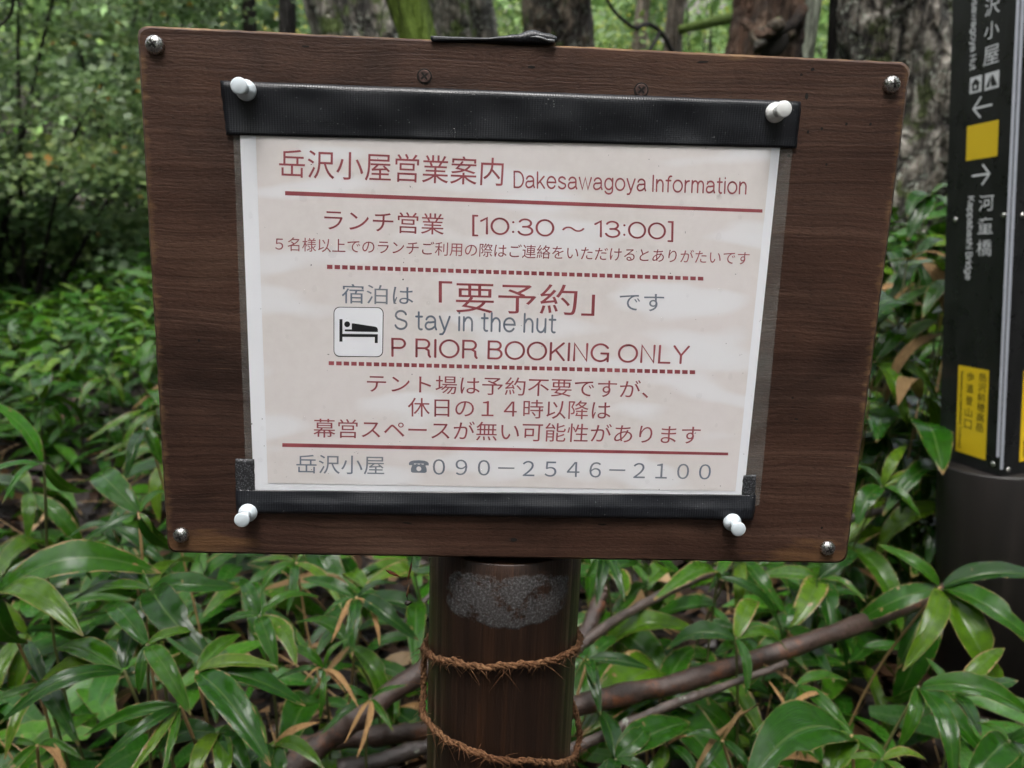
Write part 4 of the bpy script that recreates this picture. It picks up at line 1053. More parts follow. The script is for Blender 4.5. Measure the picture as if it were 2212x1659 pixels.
hero(318,925,1.25,[(272,1040,1.18,'g'),(350,1005,1.25,'g')], 'dwarf bamboo with one broad upright grey-green leaf against the board\'s left edge', wid=1.35)
hero(300,1108,.95,[(160,1180,.92,'m'),(370,1060,1.0,'g'),(390,1190,1.0,'g'),(215,1020,1.05,'g'),(330,1150,.95,'g')], 'dwarf bamboo with a brown-tipped leaf behind the board\'s lower left screw', wid=1.25)
hero(325,1272,.92,[(303,1398,.86,'g'),(466,1432,.84,'g'),(515,1270,.95,'g'),(150,1300,.92,'g'),(230,1222,1.0,'m'),(420,1215,1.05,'g')], 'dwarf bamboo with a drooping blade and an arched blade below the board\'s lower left corner', wid=1.15)
hero(-10,1282,.88,[(180,1374,.82,'g'),(-110,1350,.86,'g'),(160,1208,.95,'g'),(350,1238,.95,'m'),(60,1390,.92,'g')], 'dwarf bamboo with a wide shiny leaf at the left margin under the dirt patch', wid=1.3)
hero(268,1448,.84,[(-8,1568,.78,'g'),(120,1400,.9,'g'),(305,1310,.92,'g'),(60,1500,.9,'g')], 'dwarf bamboo with the longest leaf, pointing to the lower left', wid=1.1)
hero(318,1392,.82,[(412,1545,.77,'g'),(300,1500,.80,'g'),(240,1310,.9,'g'),(430,1360,.86,'g')], 'dwarf bamboo with a notched broad leaf hanging in the lower left cluster', wid=1.3)
hero(425,1450,.82,[(585,1655,.75,'m'),(600,1440,.84,'g'),(660,1525,.84,'m'),(520,1370,.9,'g'),(560,1490,.84,'m')], 'dwarf bamboo with pale-edged blades spread midway between post and left margin', wid=1.0)
hero(390,1525,.80,[(205,1660,.74,'m'),(260,1700,.73,'m'),(350,1680,.74,'m'),(180,1590,.80,'m')], 'dwarf bamboo with split narrow blades fanning to the lower left', wid=.8)
hero(470,1580,.83,[(405,1720,.76,'g'),(475,1740,.76,'g'),(545,1700,.78,'g'),(560,1600,.82,'g'),(330,1640,.84,'g')], 'dwarf bamboo with dark dull leaves at the bottom edge left of the post', wid=1.5)
hero(700,1445,1.0,[(750,1380,1.02,'m'),(775,1530,.95,'s'),(748,1500,.97,'s'),(640,1360,1.05,'m'),(690,1560,.97,'m'),(600,1400,1.0,'g'),(590,1470,.98,'m'),(655,1475,.97,'s')], 'dwarf bamboo with tan withered strips hanging left of the rope', wid=.85)
hero(770,1290,1.12,[(740,1410,1.04,'m'),(715,1390,1.05,'s'),(760,1420,1.04,'m'),(650,1250,1.15,'g'),(860,1260,1.15,'g'),(905,1385,1.08,'g'),(690,1340,1.1,'m'),(820,1395,1.06,'s')], 'dwarf bamboo with yellow-edged blades just left of the grey patch on the post', wid=.9)
hero(640,1215,1.25,[(740,1320,1.18,'m'),(560,1290,1.2,'g'),(700,1180,1.3,'g'),(540,1215,1.25,'m'),(620,1330,1.18,'g')], 'dwarf bamboo with bent blades under the lower left tape end', wid=.95)
hero(800,1510,1.02,[(880,1480,1.02,'m'),(745,1605,.96,'s'),(770,1640,.94,'s'),(850,1580,.98,'m'),(700,1480,1.02,'g'),(690,1590,.97,'m')], 'dwarf bamboo with yellow and dry leaves over the branch left of the post', wid=.8)
hero(1840,1588,.90,[(1610,1700,.82,'g'),(1780,1720,.84,'g'),(1930,1680,.86,'g'),(1720,1560,.95,'g')], 'dwarf bamboo with a broad leaf bearing a brown spot, lower right', wid=1.5)
hero(1985,1482,.95,[(2135,1640,.88,'g'),(2060,1700,.86,'g'),(1905,1505,1.0,'g'),(2250,1560,.9,'g'),(1940,1620,.92,'g')], 'dwarf bamboo with pointed leaves under the fanned plant by the pillar', wid=1.2)
hero(2180,1600,.88,[(2080,1720,.82,'g'),(2280,1720,.84,'g'),(2300,1580,.86,'g'),(2100,1560,.92,'g')], 'dwarf bamboo with wet shining leaves in the lower right corner', wid=1.3)
hero(1590,1378,1.04,[(1440,1402,1.06,'g'),(1612,1505,.99,'g'),(1700,1405,1.08,'g'),(1640,1300,1.12,'m')], 'dwarf bamboo growing up over the thick branch right of the post', wid=1.15)
hero(1270,1425,1.0,[(1405,1445,1.0,'g'),(1330,1375,1.06,'g'),(1298,1545,.94,'g'),(1285,1480,.95,'g')], 'dwarf bamboo with bright leaves just right of the upper rope turn', wid=1.15)
hero(1595,1205,1.30,[(1590,1335,1.22,'g'),(1700,1330,1.22,'g'),(1530,1280,1.28,'g'),(1660,1200,1.35,'g')], 'dwarf bamboo with two hanging leaves below the board\'s right half', wid=1.0)
hero(1305,1190,1.15,[(1288,1310,1.08,'g'),(1350,1300,1.08,'g'),(1265,1250,1.15,'g'),(1380,1215,1.2,'g')], 'dwarf bamboo with narrow hanging leaves beside the top of the post, on its right', wid=.85)
hero(1330,1640,.90,[(1260,1700,.88,'g'),(1420,1690,.88,'g'),(1490,1560,.98,'g'),(1290,1530,.98,'g'),(1400,1560,.95,'g'),(1330,1720,.86,'g')], 'dwarf bamboo with rounded wet leaves right of the lower rope loop', wid=1.4)
hero(1720,1480,1.05,[(1655,1570,1.0,'g'),(1850,1600,.98,'g'),(1830,1470,1.08,'m'),(1740,1640,.98,'g'),(1640,1430,1.1,'d')], 'dwarf bamboo with a yellowing dry leaf below the thick branch', wid=1.05)
hero(1560,1600,.92,[(1500,1680,.88,'g'),(1640,1690,.88,'g'),(1605,1530,.95,'d'),(1480,1590,.93,'g')], 'dwarf bamboo with thin dry stalks between the two right branches', wid=.9)
hero(1770,1250,1.35,[(1700,1370,1.25,'m'),(1640,1245,1.38,'g'),(1870,1300,1.3,'m'),(1800,1380,1.25,'g'),(1850,1190,1.4,'g')], 'dwarf bamboo with a yellow-edged leaf under the board\'s lower right corner', wid=1.2)
hero(1905,1050,1.55,[(1850,1140,1.5,'g'),(1990,1120,1.5,'g'),(1960,960,1.6,'g'),(1840,1000,1.6,'g'),(2020,1030,1.55,'m')], 'dwarf bamboo between board and pillar, at the height of the yellow sticker', wid=1.25)
hero(1890,780,1.7,[(1960,920,1.6,'g'),(1830,870,1.7,'g'),(2010,800,1.7,'g'),(1950,700,1.75,'g'),(2030,870,1.65,'g')], 'dwarf bamboo with a long hanging pale leaf left of the pillar', wid=1.3)
hero(1975,560,1.85,[(1920,650,1.8,'g'),(2050,640,1.8,'g'),(2040,520,1.9,'g'),(1915,540,1.9,'m'),(1990,690,1.8,'g')], 'dwarf bamboo right of the board at the height of the dashed line, before the pillar', wid=1.3)
hero(2010,420,2.1,[(1960,470,2.05,'g'),(2060,500,2.05,'g'),(2060,400,2.1,'g'),(1960,520,2.05,'g')], 'topmost dwarf bamboo left of the pillar, at the foot of the gnarled trunk', wid=1.4)

hero(560,1330,1.0,[(640,1440,.95,'m'),(470,1350,.98,'g'),(600,1450,.94,'g'),(690,1290,1.05,'g'),(520,1250,1.06,'g')], 'dwarf bamboo with a wide grey-green blade in the middle of the lower left cluster', wid=1.35)
hero(95,1480,.95,[(10,1640,.88,'m'),(170,1610,.88,'g'),(-30,1520,.92,'g'),(200,1450,.98,'g'),(60,1380,1.0,'m')], 'dwarf bamboo with mottled yellowing leaves at the lower left margin', wid=1.2)
hero(590,1610,.92,[(700,1660,.88,'g'),(640,1720,.86,'g'),(520,1680,.88,'g'),(690,1560,.95,'s'),(560,1720,.86,'m')], 'dwarf bamboo with a broad dark leaf by the bottom edge, beside the thick left branch', wid=1.4)
hero(80,1610,.90,[(-20,1720,.84,'m'),(150,1700,.85,'s'),(180,1640,.88,'g'),(0,1600,.90,'g')], 'dwarf bamboo with ragged straw-coloured tips in the lower left corner', wid=1.0)
hero(2060,1500,1.02,[(2200,1470,1.0,'g'),(1960,1560,.97,'g'),(2120,1590,.95,'g'),(2000,1420,1.06,'g'),(2170,1400,1.06,'m')], 'dwarf bamboo filling the shade under the fanned plant, before the pillar base', wid=1.3)
hero(1905,1640,.86,[(1850,1740,.82,'g'),(1990,1730,.82,'g'),(1820,1640,.86,'g'),(2000,1640,.86,'m')], 'dwarf bamboo with a folded bright leaf at the bottom edge on the right', wid=1.2)
hero(1440,1610,.95,[(1370,1700,.90,'g'),(1520,1700,.9,'g'),(1360,1570,.97,'g'),(1500,1590,.96,'s')], 'dwarf bamboo with small leaves under the thin lichened stick', wid=1.2)
hero(1700,1530,1.0,[(1620,1590,.96,'g'),(1760,1600,.96,'g'),(1790,1500,1.04,'s'),(1660,1470,1.04,'s'),(1730,1640,.92,'s')], 'dwarf bamboo with straw-pale hanging strips below the thick branch', wid=.8)
# blurred plants between the near ones and the undergrowth
def free_plant(x, y, h, L, label, dry, nl):
    base = np.array([x, y, gz(x, y)-.02]); top = base + np.array([rng.uniform(-.06,.06), rng.uniform(-.12,.03), h])
    root = empty('dwarf_bamboo', tuple(base), label, 'bamboo plant', GB); stem_to(root, base, top, M['stem'] if rng.random() < .7 else M['stem_dry'])
    a0 = rng.random()*6.28
    for i in range(nl):
        a = a0 + i*2.4 + rng.uniform(-.7,.7); el = rng.uniform(-1.1, .35); ln = L*rng.uniform(.55, 1.3)
        d = np.array([math.cos(a)*math.cos(el), math.sin(a)*math.cos(el), math.sin(el)])
        st_ = top - (top-base)*(.45*rng.random()**1.5 if i > 2 else 0)
        leaf_obj(root, st_, st_+d*ln, (rng.uniform(-.2,.2), -.25, 1), pick(dry, .4), rng.uniform(.9, 1.6))
def blocked(x, y):
    if math.hypot(x-PX, y-PY) < .20: return True
    q = (np.array([x, y, .3])-CAM)@RM
    return math.hypot(x-.93, y-.92) < .17
k = 0
for i in range(2000):
    if k >= 150: break
    x = rng.uniform(-2.3, 2.3); y = rng.uniform(.45, 2.5)
    if abs(x) > .35+.85*(y+.45): continue
    if blocked(x, y): continue
    if -.45 < x < .62 and .35 < y < 1.55 and rng.random() < .60: continue     # twigs and litter show behind the post
    if x < -1.0 and 1.5 < y < 2.3 and rng.random() < .55: continue             # bare dirt patch at the left
    zt_ = gz(x, y)+.25; q = (np.array([x, y, zt_])-CAM)@RM; uu, vv = 1106+F*q[0]/q[1], 829.5-F*q[2]/q[1]
    if q[1] < 1.75 and ((1180 < uu < 1760 and 1130 < vv < 1640) or (610 < uu < 960 and 1150 < vv < 1700)) and rng.random() < .93: continue
    side = 'left' if x < PX else 'right'
    far = y > 1.45
    lab = {('left', False): 'low dwarf bamboo partly hidden behind the nearer plants left of the post', ('left', True): 'small blurred dwarf bamboo by the bare dirt left of the board',
           ('right', False): 'low dwarf bamboo partly hidden among the fallen branches right of the post', ('right', True): 'blurred dwarf bamboo standing behind the fallen branches on the right'}[(side, far)]
    h = rng.uniform(.12, .36) if not far else rng.uniform(.22, .48)
    free_plant(x, y, h, rng.uniform(.14, .22), lab, .045, rng.randint(5, 8)); k += 1

for i in range(26):
    p = at(rng.uniform(1850, 2075), rng.uniform(440, 1120), rng.uniform(1.65, 2.5)); g = gz(p[0], p[1])
    if p[2]-g > .05 and not blocked(p[0], p[1]): free_plant(p[0], p[1], min(.95, p[2]-g), rng.uniform(.17, .25), 'blurred dwarf bamboo crowding the gap between the board and the pillar', .05, rng.randint(6, 9))
for (u0, u1, v0, v1, n_, lab) in ((1250, 1760, 1190, 1640, 30, 'small dwarf bamboo showing between the fallen branches right of the post'), (640, 915, 1200, 1620, 11, 'small dwarf bamboo behind the thick fallen branch left of the post')):
    for i in range(n_):
        p = at(rng.uniform(u0, u1), rng.uniform(v0, v1), rng.uniform(1.2, 1.65)); g = gz(p[0], p[1])
        if p[2]-g > .04 and not blocked(p[0], p[1]): free_plant(p[0], p[1], p[2]-g, rng.uniform(.12, .19), lab, .06, rng.randint(4, 6))
# undergrowth beyond, one mass
def carpet():
    N = 36000; P = []; X = []; S = []
    while len(P) < N:
        y = 2.3+9.5*nr.rand()**1.5; x = nr.uniform(-.95, .95)*(y+.45)*1.05
        if x > 0 and abs(x) < .4*y and nr.rand() < .5: continue
        z = gz(x, y) + (.10+.36*nr.rand()**.8)*(1.0+.3*math.sin(x*2.3+y*1.3)) * (1.25 if x > .8 else 1)
        dens = .5+.5*math.sin(x*1.9+1.3)*math.sin(y*1.5+x)
        if nr.rand() > .35+.65*dens: continue
        if x < -.9 and y < 3.1 and nr.rand() < .5: continue
        P.append((x, y, z)); a = nr.rand()*6.283; el = nr.uniform(-.8, .5); X.append((math.cos(a)*math.cos(el), math.sin(a)*math.cos(el), math.sin(el))); S.append(nr.uniform(.06, .135) if nr.rand() < .8 else nr.uniform(.13, .19))
    X = np.array(X); Z = np.tile(np.array([0, -.2, 1.]), (N, 1)) + .35*nr.randn(N, 3)
    T = LANCE.copy(); T[:,1] *= 1.35
    put(scatter('bamboo_undergrowth', T, LANCEF, P, X, Z, S, M['carpet'], nr.rand(N), uv=LUV), 'mass of dwarf bamboo covering the ground under the trees', 'undergrowth', kind='stuff')
carpet()
def litter():
    N = 9000; y = .1+4.*nr.rand(N)**1.3; x = nr.uniform(-1, 1, N)*(y+.6)*.95
    z = np.array([gz(a, b) for a, b in zip(x, y)]) + nr.uniform(.0, .05, N)
    P = np.stack([x, y, z], 1); a = nr.rand(N)*6.283; X = np.stack([np.cos(a), np.sin(a), nr.uniform(-.3,.3,N)], 1); Z = np.tile([0,0,1.], (N,1))+.5*nr.randn(N,3)
    T = LANCE.copy(); T[:,1] *= 1.6
    put(scatter('leaf_litter', T, LANCEF, P, X, Z, nr.uniform(.03, .13, N), M['litter'], nr.rand(N)), 'dead brown leaves and bamboo blades lying on the soil', 'leaf litter', kind='stuff')
    # low bamboo leaves just above the litter
    N = 2600; y = .30+2.4*nr.rand(N); x = nr.uniform(-1, 1, N)*(y+.55)*.95
    keep = np.array([(not blocked(a, b)) and (not (-.5 < a < .62 and .3 < b < 1.7 and nr.rand() < .85)) and (not (a < -1. and 1.6 < b < 2.2 and nr.rand() < .7)) for a, b in zip(x, y)]); x, y = x[keep], y[keep]; N = len(x)
    P = np.stack([x, y, np.array([gz(a, b) for a, b in zip(x, y)]) + nr.uniform(.03, .16, N)], 1); a = nr.rand(N)*6.283
    X = np.stack([np.cos(a), np.sin(a), nr.uniform(-.8,.4,N)], 1); Z = np.tile([0,-.3,1.], (N,1))+.45*nr.randn(N,3)
    put(scatter('low_bamboo_leaves', T*np.array([1,.8,1]), LANCEF, P, X, Z, nr.uniform(.10, .20, N), M['carpet'], nr.rand(N)*.8, uv=LUV), 'low layer of dwarf bamboo leaves close to the soil', 'undergrowth', kind='stuff')
    # thin dead stalks standing and lying among them
    mb = MB()
    for i in range(420):
        yy = rng.uniform(.35, 2.4); xx = rng.uniform(-1, 1)*(yy+.5)*.9; p = np.array([xx, yy, gz(xx, yy)+rng.uniform(0, .06)])
        if blocked(xx, yy): continue
        aa = rng.random()*6.28; el = rng.uniform(-.1, 1.2) if rng.random() < .5 else rng.uniform(-.05,.25); ln = rng.uniform(.08,.32); d = np.array([math.cos(aa)*math.cos(el), math.sin(aa)*math.cos(el), math.sin(el)])
        mb.tube([p, p+d*ln*.5+np.array([0,0,.01]), p+d*ln], [.0016,.0014,.0007], 5)
    put(mb.build('dead_stalks', M['stem_dry']), 'thin dead bamboo stalks strewn over the soil', 'dead stalks', kind='stuff')
litter()

# ------------------------------------------------------------------ fallen branches
def stick(pts, r0, r1, mat, label, knots=3, name='fallen_branch', jit=.07):
    path = crom([at(*p) for p in pts], 10); n = len(path)
    path = [p + np.array([rng.gauss(0,1), rng.gauss(0,1), rng.gauss(0,1)])*r0*.06 for p in path]
    rad = [(r0+(r1-r0)*i/(n-1))*(1+.05*math.sin(i*.55+len(label))) for i in range(n)]
    for k in range(knots):
        i = rng.randrange(1, n-1)
        for j in (-1, 0, 1): rad[i+j if 0 <= i+j < n else i] *= 1.10
    mb = MB(); mb.tube(path, rad, 18, jit)
    o = mb.build(name, mat); put(o, label, 'branch', 'fallen branches around the post'); return o
stick([(1150,1560,.98),(1290,1512,1.02),(1450,1480,1.06),(1620,1428,1.10),(1790,1372,1.15),(1960,1310,1.28),(2060,1270,1.40)], .0145, .0130, M['stick_red'], 'thickest red-brown fallen branch slanting up from the post towards the pillar')
stick([(1215,1628,.93),(1300,1590,.95),(1390,1548,.97),(1480,1511,.99),(1560,1484,1.02),(1700,1432,1.06)], .0072, .0048, M['stick_lichen'], 'thin lichened stick lying below the thickest branch right of the post')
stick([(1200,1450,1.06),(1262,1388,1.10),(1330,1340,1.14),(1420,1290,1.20),(1520,1243,1.28),(1640,1205,1.38)], .0080, .0070, M['stick_lichen'], 'pale lichened stick slanting up from the post below the board\'s right half')
stick([(1235,1460,1.22),(1262,1385,1.24),(1290,1310,1.28),(1305,1270,1.30)], .015, .011, M['stick_red'], 'short reddish stub leaning up close to the right side of the post')
stick([(600,1690,1.04),(700,1602,1.06),(810,1522,1.08),(925,1440,1.12),(1010,1380,1.18)], .0170, .0150, M['stick_red'], 'thick orange-barked branch running behind the post on its left')
stick([(620,1625,1.12),(720,1598,1.15),(830,1588,1.18),(940,1578,1.22)], .0155, .014, M['stick_red'], 'red-brown stick lying level behind the post at lower left')
stick([(730,1665,1.05),(830,1640,1.08),(940,1606,1.12)], .013, .010, M['stick_dark'], 'dark thin stick at the bottom edge left of the post')
stick([(835,1395,1.45),(880,1340,1.48),(925,1290,1.52),(960,1250,1.55)], .006, .005, M['stick_lichen'], 'thin grey twig leaning towards the post below the hanging needles', 1)
stick([(1800,1140,1.60),(1850,1115,1.62),(1905,1102,1.66),(1960,1060,1.72),(2000,985,1.78)], .010, .005, M['stick_dark'], 'dark bent twig beside the board\'s lower right edge')
stick([(-20,1150,2.2),(40,1190,2.15),(90,1225,2.1),(150,1262,2.05)], .022, .014, M['stick_dark'], 'dark root-like branch crossing the bare dirt at the left margin')
# one long dry orange blade among the right hand plants
def dry_blade():
    a, b = at(1640,1520,1.0), at(1500,1720,.86)
    root = empty('dry_leaf', tuple(b), 'long orange-brown dead blade standing among the plants at the lower right', 'dead leaf')
    leaf_obj(root, b, a, (-.9,-.6,.3), LD[1], .55)
    root.children[0].name = 'blade'
dry_blade()

# ------------------------------------------------------------------ trees
def trunk_mesh(path, rad, n=40, rough=.10, seed=0, flare=0):
    lr = np.random.RandomState(seed); pts = crom(path, 10); m_ = len(pts); R0 = np.interp(np.linspace(0,1,m_), np.linspace(0,1,len(rad)), rad)
    ph = lr.rand(12)*6.28; fr = lr.randint(2, 14, 12); fz = lr.randn(12)*1.6; am = lr.rand(12)/(1+fr*.22)
    am = am/am.sum()*3
    v = []; f = []; e1 = None
    for i, p in enumerate(pts):
        d = pts[min(i+1, m_-1)]-pts[max(i-1, 0)]; d = d/np.linalg.norm(d)
        if e1 is None: e1 = np.cross(np.array([0,1.,0]), d)
        e1 = e1-d*np.dot(e1, d); e1 /= np.linalg.norm(e1); e2 = np.cross(d, e1)
        for k_ in range(n):
            a = 2*math.pi*k_/n; h = float(np.sum(am*np.sin(fr*a+ph+fz*p[2]*2)))
            rr = R0[i]*(1+rough*h + rough*.25*lr.randn())
            v.append(p+(e1*math.cos(a)+e2*math.sin(a))*rr)
    for i in range(m_-1):
        for k_ in range(n): f.append((i*n+k_, i*n+(k_+1) % n, (i+1)*n+(k_+1) % n, (i+1)*n+k_))
    f.append(tuple(range(n))[::-1]); f.append(tuple((m_-1)*n+k_ for k_ in range(n)))
    mb = MB(); mb.v = [tuple(p) for p in v]; mb.f = f; return mb
def crown(root, centre, rad, N, mat, seed, size=(.10,.22), tmpl=(OVAL, OVALF), name='crown'):
    lr = np.random.RandomState(seed); nc = 26
    cc = lr.randn(nc, 3); cc /= np.linalg.norm(cc, axis=1)[:,None]; cc = cc*np.array(rad)*(.35+.65*lr.rand(nc,1)**.5) + np.array(centre)
    idx = lr.randint(0, nc, N); P = cc[idx] + lr.randn(N,3)*np.array(rad)*.17
    tone = lr.rand(nc)
    X = lr.randn(N,3); X[:,2] -= .4; Z = np.tile([0,0,1.], (N,1)) + .6*lr.randn(N,3)
    return scatter(name, tmpl[0], tmpl[1], P, X, Z, lr.uniform(size[0], size[1], N), mat, np.clip(.55*tone[idx]+.45*lr.rand(N), 0, 1), root)
def tree(label, u0, u1, wpx, d, bk, crown_r=1.3, ch=4.6, rough=.08, mat='crown', cat='tree', seed=0, top=5.5, limbs=2, vmid=95, name='tree', N=650, flare=1.35):
    pt, pb = at(u0, 0, d), at(u1, vmid, d); r = wpx/2*d/F
    dirv = (pt-pb)/(pt[2]-pb[2])
    dirv[1] = 0.0
    g = pb + dirv*(gz(pb[0], pb[1])-pb[2]); g[2] -= .1
    path = [g]
    for zz in (.35, .9, 1.5, 2.2, 3.2, 4.4, top):
        k_ = min(1.0, 2.6/max(zz, .01)) if zz > 2.6 else 1.0
        q = pb + dirv*(min(zz, 2.6)-pb[2]); q = np.array([q[0]+.05*math.sin(zz*1.7+seed), q[1]+.05*math.cos(zz*1.3+seed), zz+gz(g[0], g[1])*.5]); path.append(q)
    rads = [r*flare, r*1.12, r*1.03, r, r*.97, r*.85, r*.7, r*.4]
    root = empty(name, tuple(g), label, cat, 'trees of the forest behind the board')
    sub(trunk_mesh(path, rads, 44, rough, seed), 'trunk', M[bk], root)
    lr = random.Random(seed)
    for i in range(limbs):
        s = path[-(2+i % 3)]; a = lr.random()*6.28; ln = lr.uniform(.9, 1.7)
        e = s+np.array([math.cos(a)*ln, math.sin(a)*ln, lr.uniform(.4, 1.1)])
        mb = MB(); mb.tube(crom([s, (s+e)/2+np.array([0,0,.18]), e], 6), [r*.4]*4+[r*.25]*5+[r*.1]*4, 10, .15); sub(mb, 'limb', M[bk], root)
    if crown_r:
        crown(root, (path[-1][0], path[-1][1], ch+gz(g[0], g[1])), (crown_r, crown_r, crown_r*.7), N, M[mat], seed+50)
    return root
tree('slender dark tree trunk above the board\'s left end, in front of yellow leaves', 560, 561, 30, 4.9, 'bark_dark', 1.0, 6.4, seed=1, N=300)
tree('near-black straight trunk left of the leaning grey tree', 632, 633, 36, 4.6, 'bark_dark', 1.0, 6.4, seed=2, N=300)
tree('thick leaning tree with pale grey furrowed bark above the board', 732, 768, 172, 3.7, 'bark_grey', 1.7, 5.2, .10, seed=3, limbs=3)
tree('tree trunk covered in bright green moss, right of the leaning grey tree', 852, 876, 88, 3.85, 'bark_moss', 1.2, 5.4, .12, seed=4)
tree('grey-brown tree trunk standing behind the mossy trunk', 965, 985, 140, 5.2, 'bark_grey', 1.8, 5.6, .09, seed=5)
tree('broad brown tree trunk behind the scrap of tape on the board', 1203, 1206, 150, 4.3, 'bark_brown', 1.7, 5.4, .10, seed=6)
tree('thin distant tree trunk right of the broad brown trunk', 1385, 1384, 34, 8.0, 'bark_pale', 1.6, 6.0, seed=7)
tree('slim pale grey trunk between the bare branch and the red stump', 1452, 1458, 38, 5.6, 'bark_pale', 1.5, 5.6, seed=8)
tree('slender trunk almost covered in pale green lichen beside the red stump', 1760, 1758, 40, 3.05, 'bark_lichen', 1.0, 5.4, .08, seed=9)
tree('huge gnarled tree with rough grey bark behind the black pillar', 1930, 1945, 285, 3.0, 'bark_big', 2.0, 5.4, .13, seed=10, limbs=3, flare=1.5, N=900)
tree('dark trunk shape standing in for the dark gap beside the gnarled tree', 1792, 1790, 34, 3.5, 'bark_dark', .9, 5.5, seed=12)  # stands in for the dark hollow left of the gnarled tree
# bare crooked boughs seen between the trunks
def bough(pts, r0, r1, mat, label):
    path = crom([at(*p) for p in pts], 8); n = len(path)
    mb = MB(); mb.tube(path, [r0+(r1-r0)*i/(n-1) for i in range(n)], 10, .18)
    put(mb.build('bare_bough', M[mat]), label, 'branch')
bough([(1460,130,5.4),(1432,75,5.3),(1400,52,5.2),(1372,60,5.1),(1330,28,5.0),(1300,-20,4.9)], .019, .010, 'bark_dark', 'dark crooked bough bending left from the slim pale trunk')
bough([(1425,66,5.3),(1415,90,5.2),(1395,120,5.1)], .018, .008, 'bark_dark', 'short dark bough hanging under the crooked one')
bough([(1462,66,5.6),(1520,52,5.2),(1590,36,4.6),(1640,20,4.2)], .030, .040, 'bark_moss', 'straight mossy bough reaching from the slim pale trunk to the red stump')
bough([(30,-40,3.0),(27,15,3.05),(12,45,3.1),(-30,75,3.1)], .007, .005, 'bark_dark', 'thin dark twig at the top left corner')
# broken red-brown stump with a knotted root
def stump():
    d = 3.0; b = at(1662, 120, d); r = 155/2*d/F
    g = np.array([b[0], b[1], gz(b[0], b[1])-.1])
    root = empty('broken_stump', tuple(g), 'split red-brown stump with a twisted knot, between the slim trunk and the gnarled tree', 'stump')
    zs = [g[2], .5, .9, 1.3, 1.6, 1.9, 2.3]; path = [np.array([b[0]+.03*math.sin(z*3), b[1], z]) for z in zs]
    sub(trunk_mesh(path, [r*1.5, r*1.25, r*1.1, r, r*.96, r*.8, r*.45], 48, .20, 31), 'trunk', M['bark_red'], root)
    # hollow with a rim of twisted wood
    c = at(1668, 92, d-r-.03)
    mb = MB(); mb.lathe([(.058, .0), (.050, -.008), (.03, -.012), (.002, -.012)], c, ray(1668, 92), 20); sub(mb, 'hollow', M['hole'], root)
    mb = MB(); ring = [c + RM[:,0]*math.cos(t)*.068 + RM[:,2]*math.sin(t)*.055 + np.array([0, -.02+.02*math.sin(3*t), 0]) for t in np.linspace(.2, math.pi+.6, 14)]
    mb.tube(crom(ring, 4), [.020+.010*math.sin(i*.4) for i in range(53)], 10, .3); sub(mb, 'knot', M['bark_brown'], root)
    mb = MB(); mb.tube(crom([at(1605,45,d-r), at(1640,75,d-r-.05), at(1665,70,d-r-.06), at(1710,55,d-r-.03), at(1735,20,d-r+.02)], 6), [.015]*10+[.022]*15, 9, .3); sub(mb, 'root', M['bark_red'], root)
stump()

# leafy shrub at the left
def shrub(label, box, N, mat, seed, size, ntwig=26, tmpl=(STAR, STARF), clump=70, name='leafy_shrub', drop_=.35):
    (x0, x1), (y0, y1), (z0, z1) = box; lr = np.random.RandomState(seed)
    g = np.array([(x0+x1)/2, (y0+y1)/2, 0]); g[2] = gz(g[0], g[1])-.05
    root = empty(name, tuple(g), label, 'shrub', 'bushes and boughs behind the board')
    cs = np.stack([lr.uniform(x0, x1, clump), lr.uniform(y0, y1, clump), lr.uniform(z0, z1, clump)], 1)
    mb = MB()
    for i in range(ntwig):
        e = cs[i]; s = g + np.array([lr.uniform(-.3,.3), lr.uniform(-.2,.2), 0]); mid = s*.45+e*.55+np.array([0,0,.25])
        mb.tube(crom([s, mid, e], 6), [.016]*4+[.010]*5+[.004]*4, 7, .2)
    sub(mb, 'stems', M['bark_dark'], root)
    idx = lr.randint(0, clump, N); out = lr.randn(N, 3)*np.array([.21, .18, .06]); P = cs[idx]+out
    P[:,2] -= .30*np.hypot(out[:,0], out[:,1])          # sprays droop outwards
    X = out*np.array([1,1,.3]) + .35*lr.randn(N,3)*.3; X[:,2] -= drop_*np.linalg.norm(X[:,:2], axis=1)
    Z = np.tile([0,-.75,.8], (N,1))+.35*lr.randn(N,3); tone = lr.rand(clump)
    q = np.clip(.5*tone[idx]+.45*lr.rand(N), 0, .95); hot = lr.rand(N) < .012; q[hot] = lr.uniform(.97, 1, hot.sum())
    scatter('foliage', tmpl[0], tmpl[1], P, X, Z, lr.uniform(size[0], size[1], N), M[mat], q, root)
shrub('dense maple-leaved shrub with a few orange leaves left of the board', ((-4.3,-1.75),(3.7,5.2),(.85,3.6)), 24000, 'bush', 5, (.028,.055), clump=90, ntwig=9)
shrub('low dark bush under the maple-leaved shrub, above the bamboo on the left', ((-4.6,-1.75),(4.2,5.8),(.55,1.55)), 12000, 'needle', 15, (.04,.07), 5, clump=80)
shrub('drooping dark evergreen boughs at the upper left, above the shrub with orange leaves', ((-5.2,-1.6),(5.6,7.2),(1.9,4.4)), 9000, 'needle', 6, (.06,.11), clump=90)
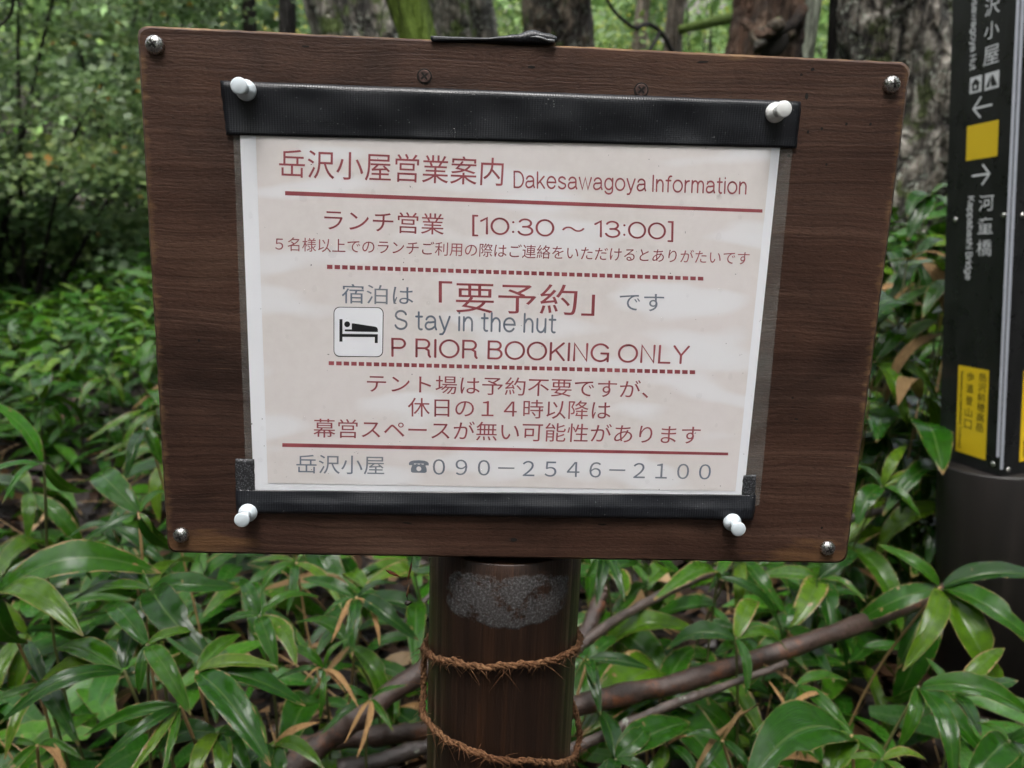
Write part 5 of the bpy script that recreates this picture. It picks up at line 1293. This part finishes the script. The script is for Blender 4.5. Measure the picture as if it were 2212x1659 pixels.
# foliage seen between the trunks
def thicket(label, u0, u1, d, mat, seed, N=2600, z0=.9, z1=None, size=(.06,.12)):
    a, b = at(u0, 60, d), at(u1, 60, d); z1 = z1 or 1.3+.45*d
    shrub(label, ((min(a[0],b[0]), max(a[0],b[0])), (d-.7, d+.9), (z0, z1)), N, mat, seed, size, 14, (OVAL, OVALF), 46)
thicket('yellow-leaved bush glimpsed behind the slender dark trunk', 520, 660, 9.0, 'yellow', 21)
thicket('dark green bush behind the near-black trunk at the top left', 330, 545, 8.0, 'needle', 22, 3600)
thicket('bright green bush between the grey-brown and the broad brown trunks', 1020, 1150, 7.5, 'far', 23)
thicket('green and yellow bush right of the broad brown trunk', 1280, 1420, 8.5, 'far', 24, 3200)
thicket('deep green bush behind the mossy bough', 1440, 1620, 8.0, 'far', 25, 3200)
thicket('sparse yellow bush right of the thin distant trunk', 1340, 1400, 10.5, 'yellow', 26, 900)
thicket('dark green bush behind the leaning grey tree', 640, 960, 8.6, 'needle', 27, 3400)
thicket('green bush beyond the gnarled tree', 1700, 2350, 6.5, 'far', 28, 4200)
def forest():
    N = 60000; y = nr.uniform(10.5, 24, N); x = nr.uniform(-1, 1, N)*(y+2)*1.0; g = np.array([gz(a, b) for a, b in zip(x, y)])
    z = g + .2 + 4.2*nr.rand(N)
    cl = np.sin(x*1.1+y*.7)+np.sin(x*2.3-z*1.9)+np.sin(z*2.7+y)
    k_ = cl > -.5; P = np.stack([x, y, z], 1)[k_]; n = len(P)
    put(scatter('distant_forest', OVAL, OVALF, P, rdir(n), np.tile([0,-.3,1.], (n,1))+.6*nr.randn(n,3), nr.uniform(.18,.42,n), M['far'], np.clip(.25+.16*cl[k_]+.35*nr.rand(n), 0, 1)), 'mass of forest foliage on the rising ground far behind', 'forest', kind='stuff')
forest()
def across():  # unseen foliage added behind the camera to darken the horizon
    N = 42000; a = nr.uniform(R_(150), R_(390), N); r = nr.uniform(8.5, 13.5, N); x = r*np.cos(a); y = r*np.sin(a)-1.5; z = 7.5*nr.rand(N)**.9
    k_ = np.sin(x*.9+y*.4)+np.sin(x*1.7-z*1.1)+np.sin(z*1.3+y*.8) > -1.1
    P = np.stack([x, y, z], 1)[k_]
    # unseen boughs added overhead, their holes break up sky reflections on the leaves
    nb = 150; bc = np.stack([nr.uniform(-8, 8, nb), nr.uniform(-8, 1.2, nb), nr.uniform(5.2, 8.5, nb)], 1); bc = bc[np.hypot(bc[:,0]-.3, bc[:,1]+2.2) > 1.5]
    ib = nr.randint(0, len(bc), 9000); P = np.concatenate([P, bc[ib]+nr.randn(9000, 3)*np.array([.55,.55,.22])]); n = len(P)
    put(scatter('added_shade_forest', OVAL, OVALF, P, rdir(n), rdir(n), nr.uniform(.30, .62, n), M['crown'], nr.rand(n)), 'unseen forest foliage added around the trail to shade it', 'forest', kind='stuff')
across()
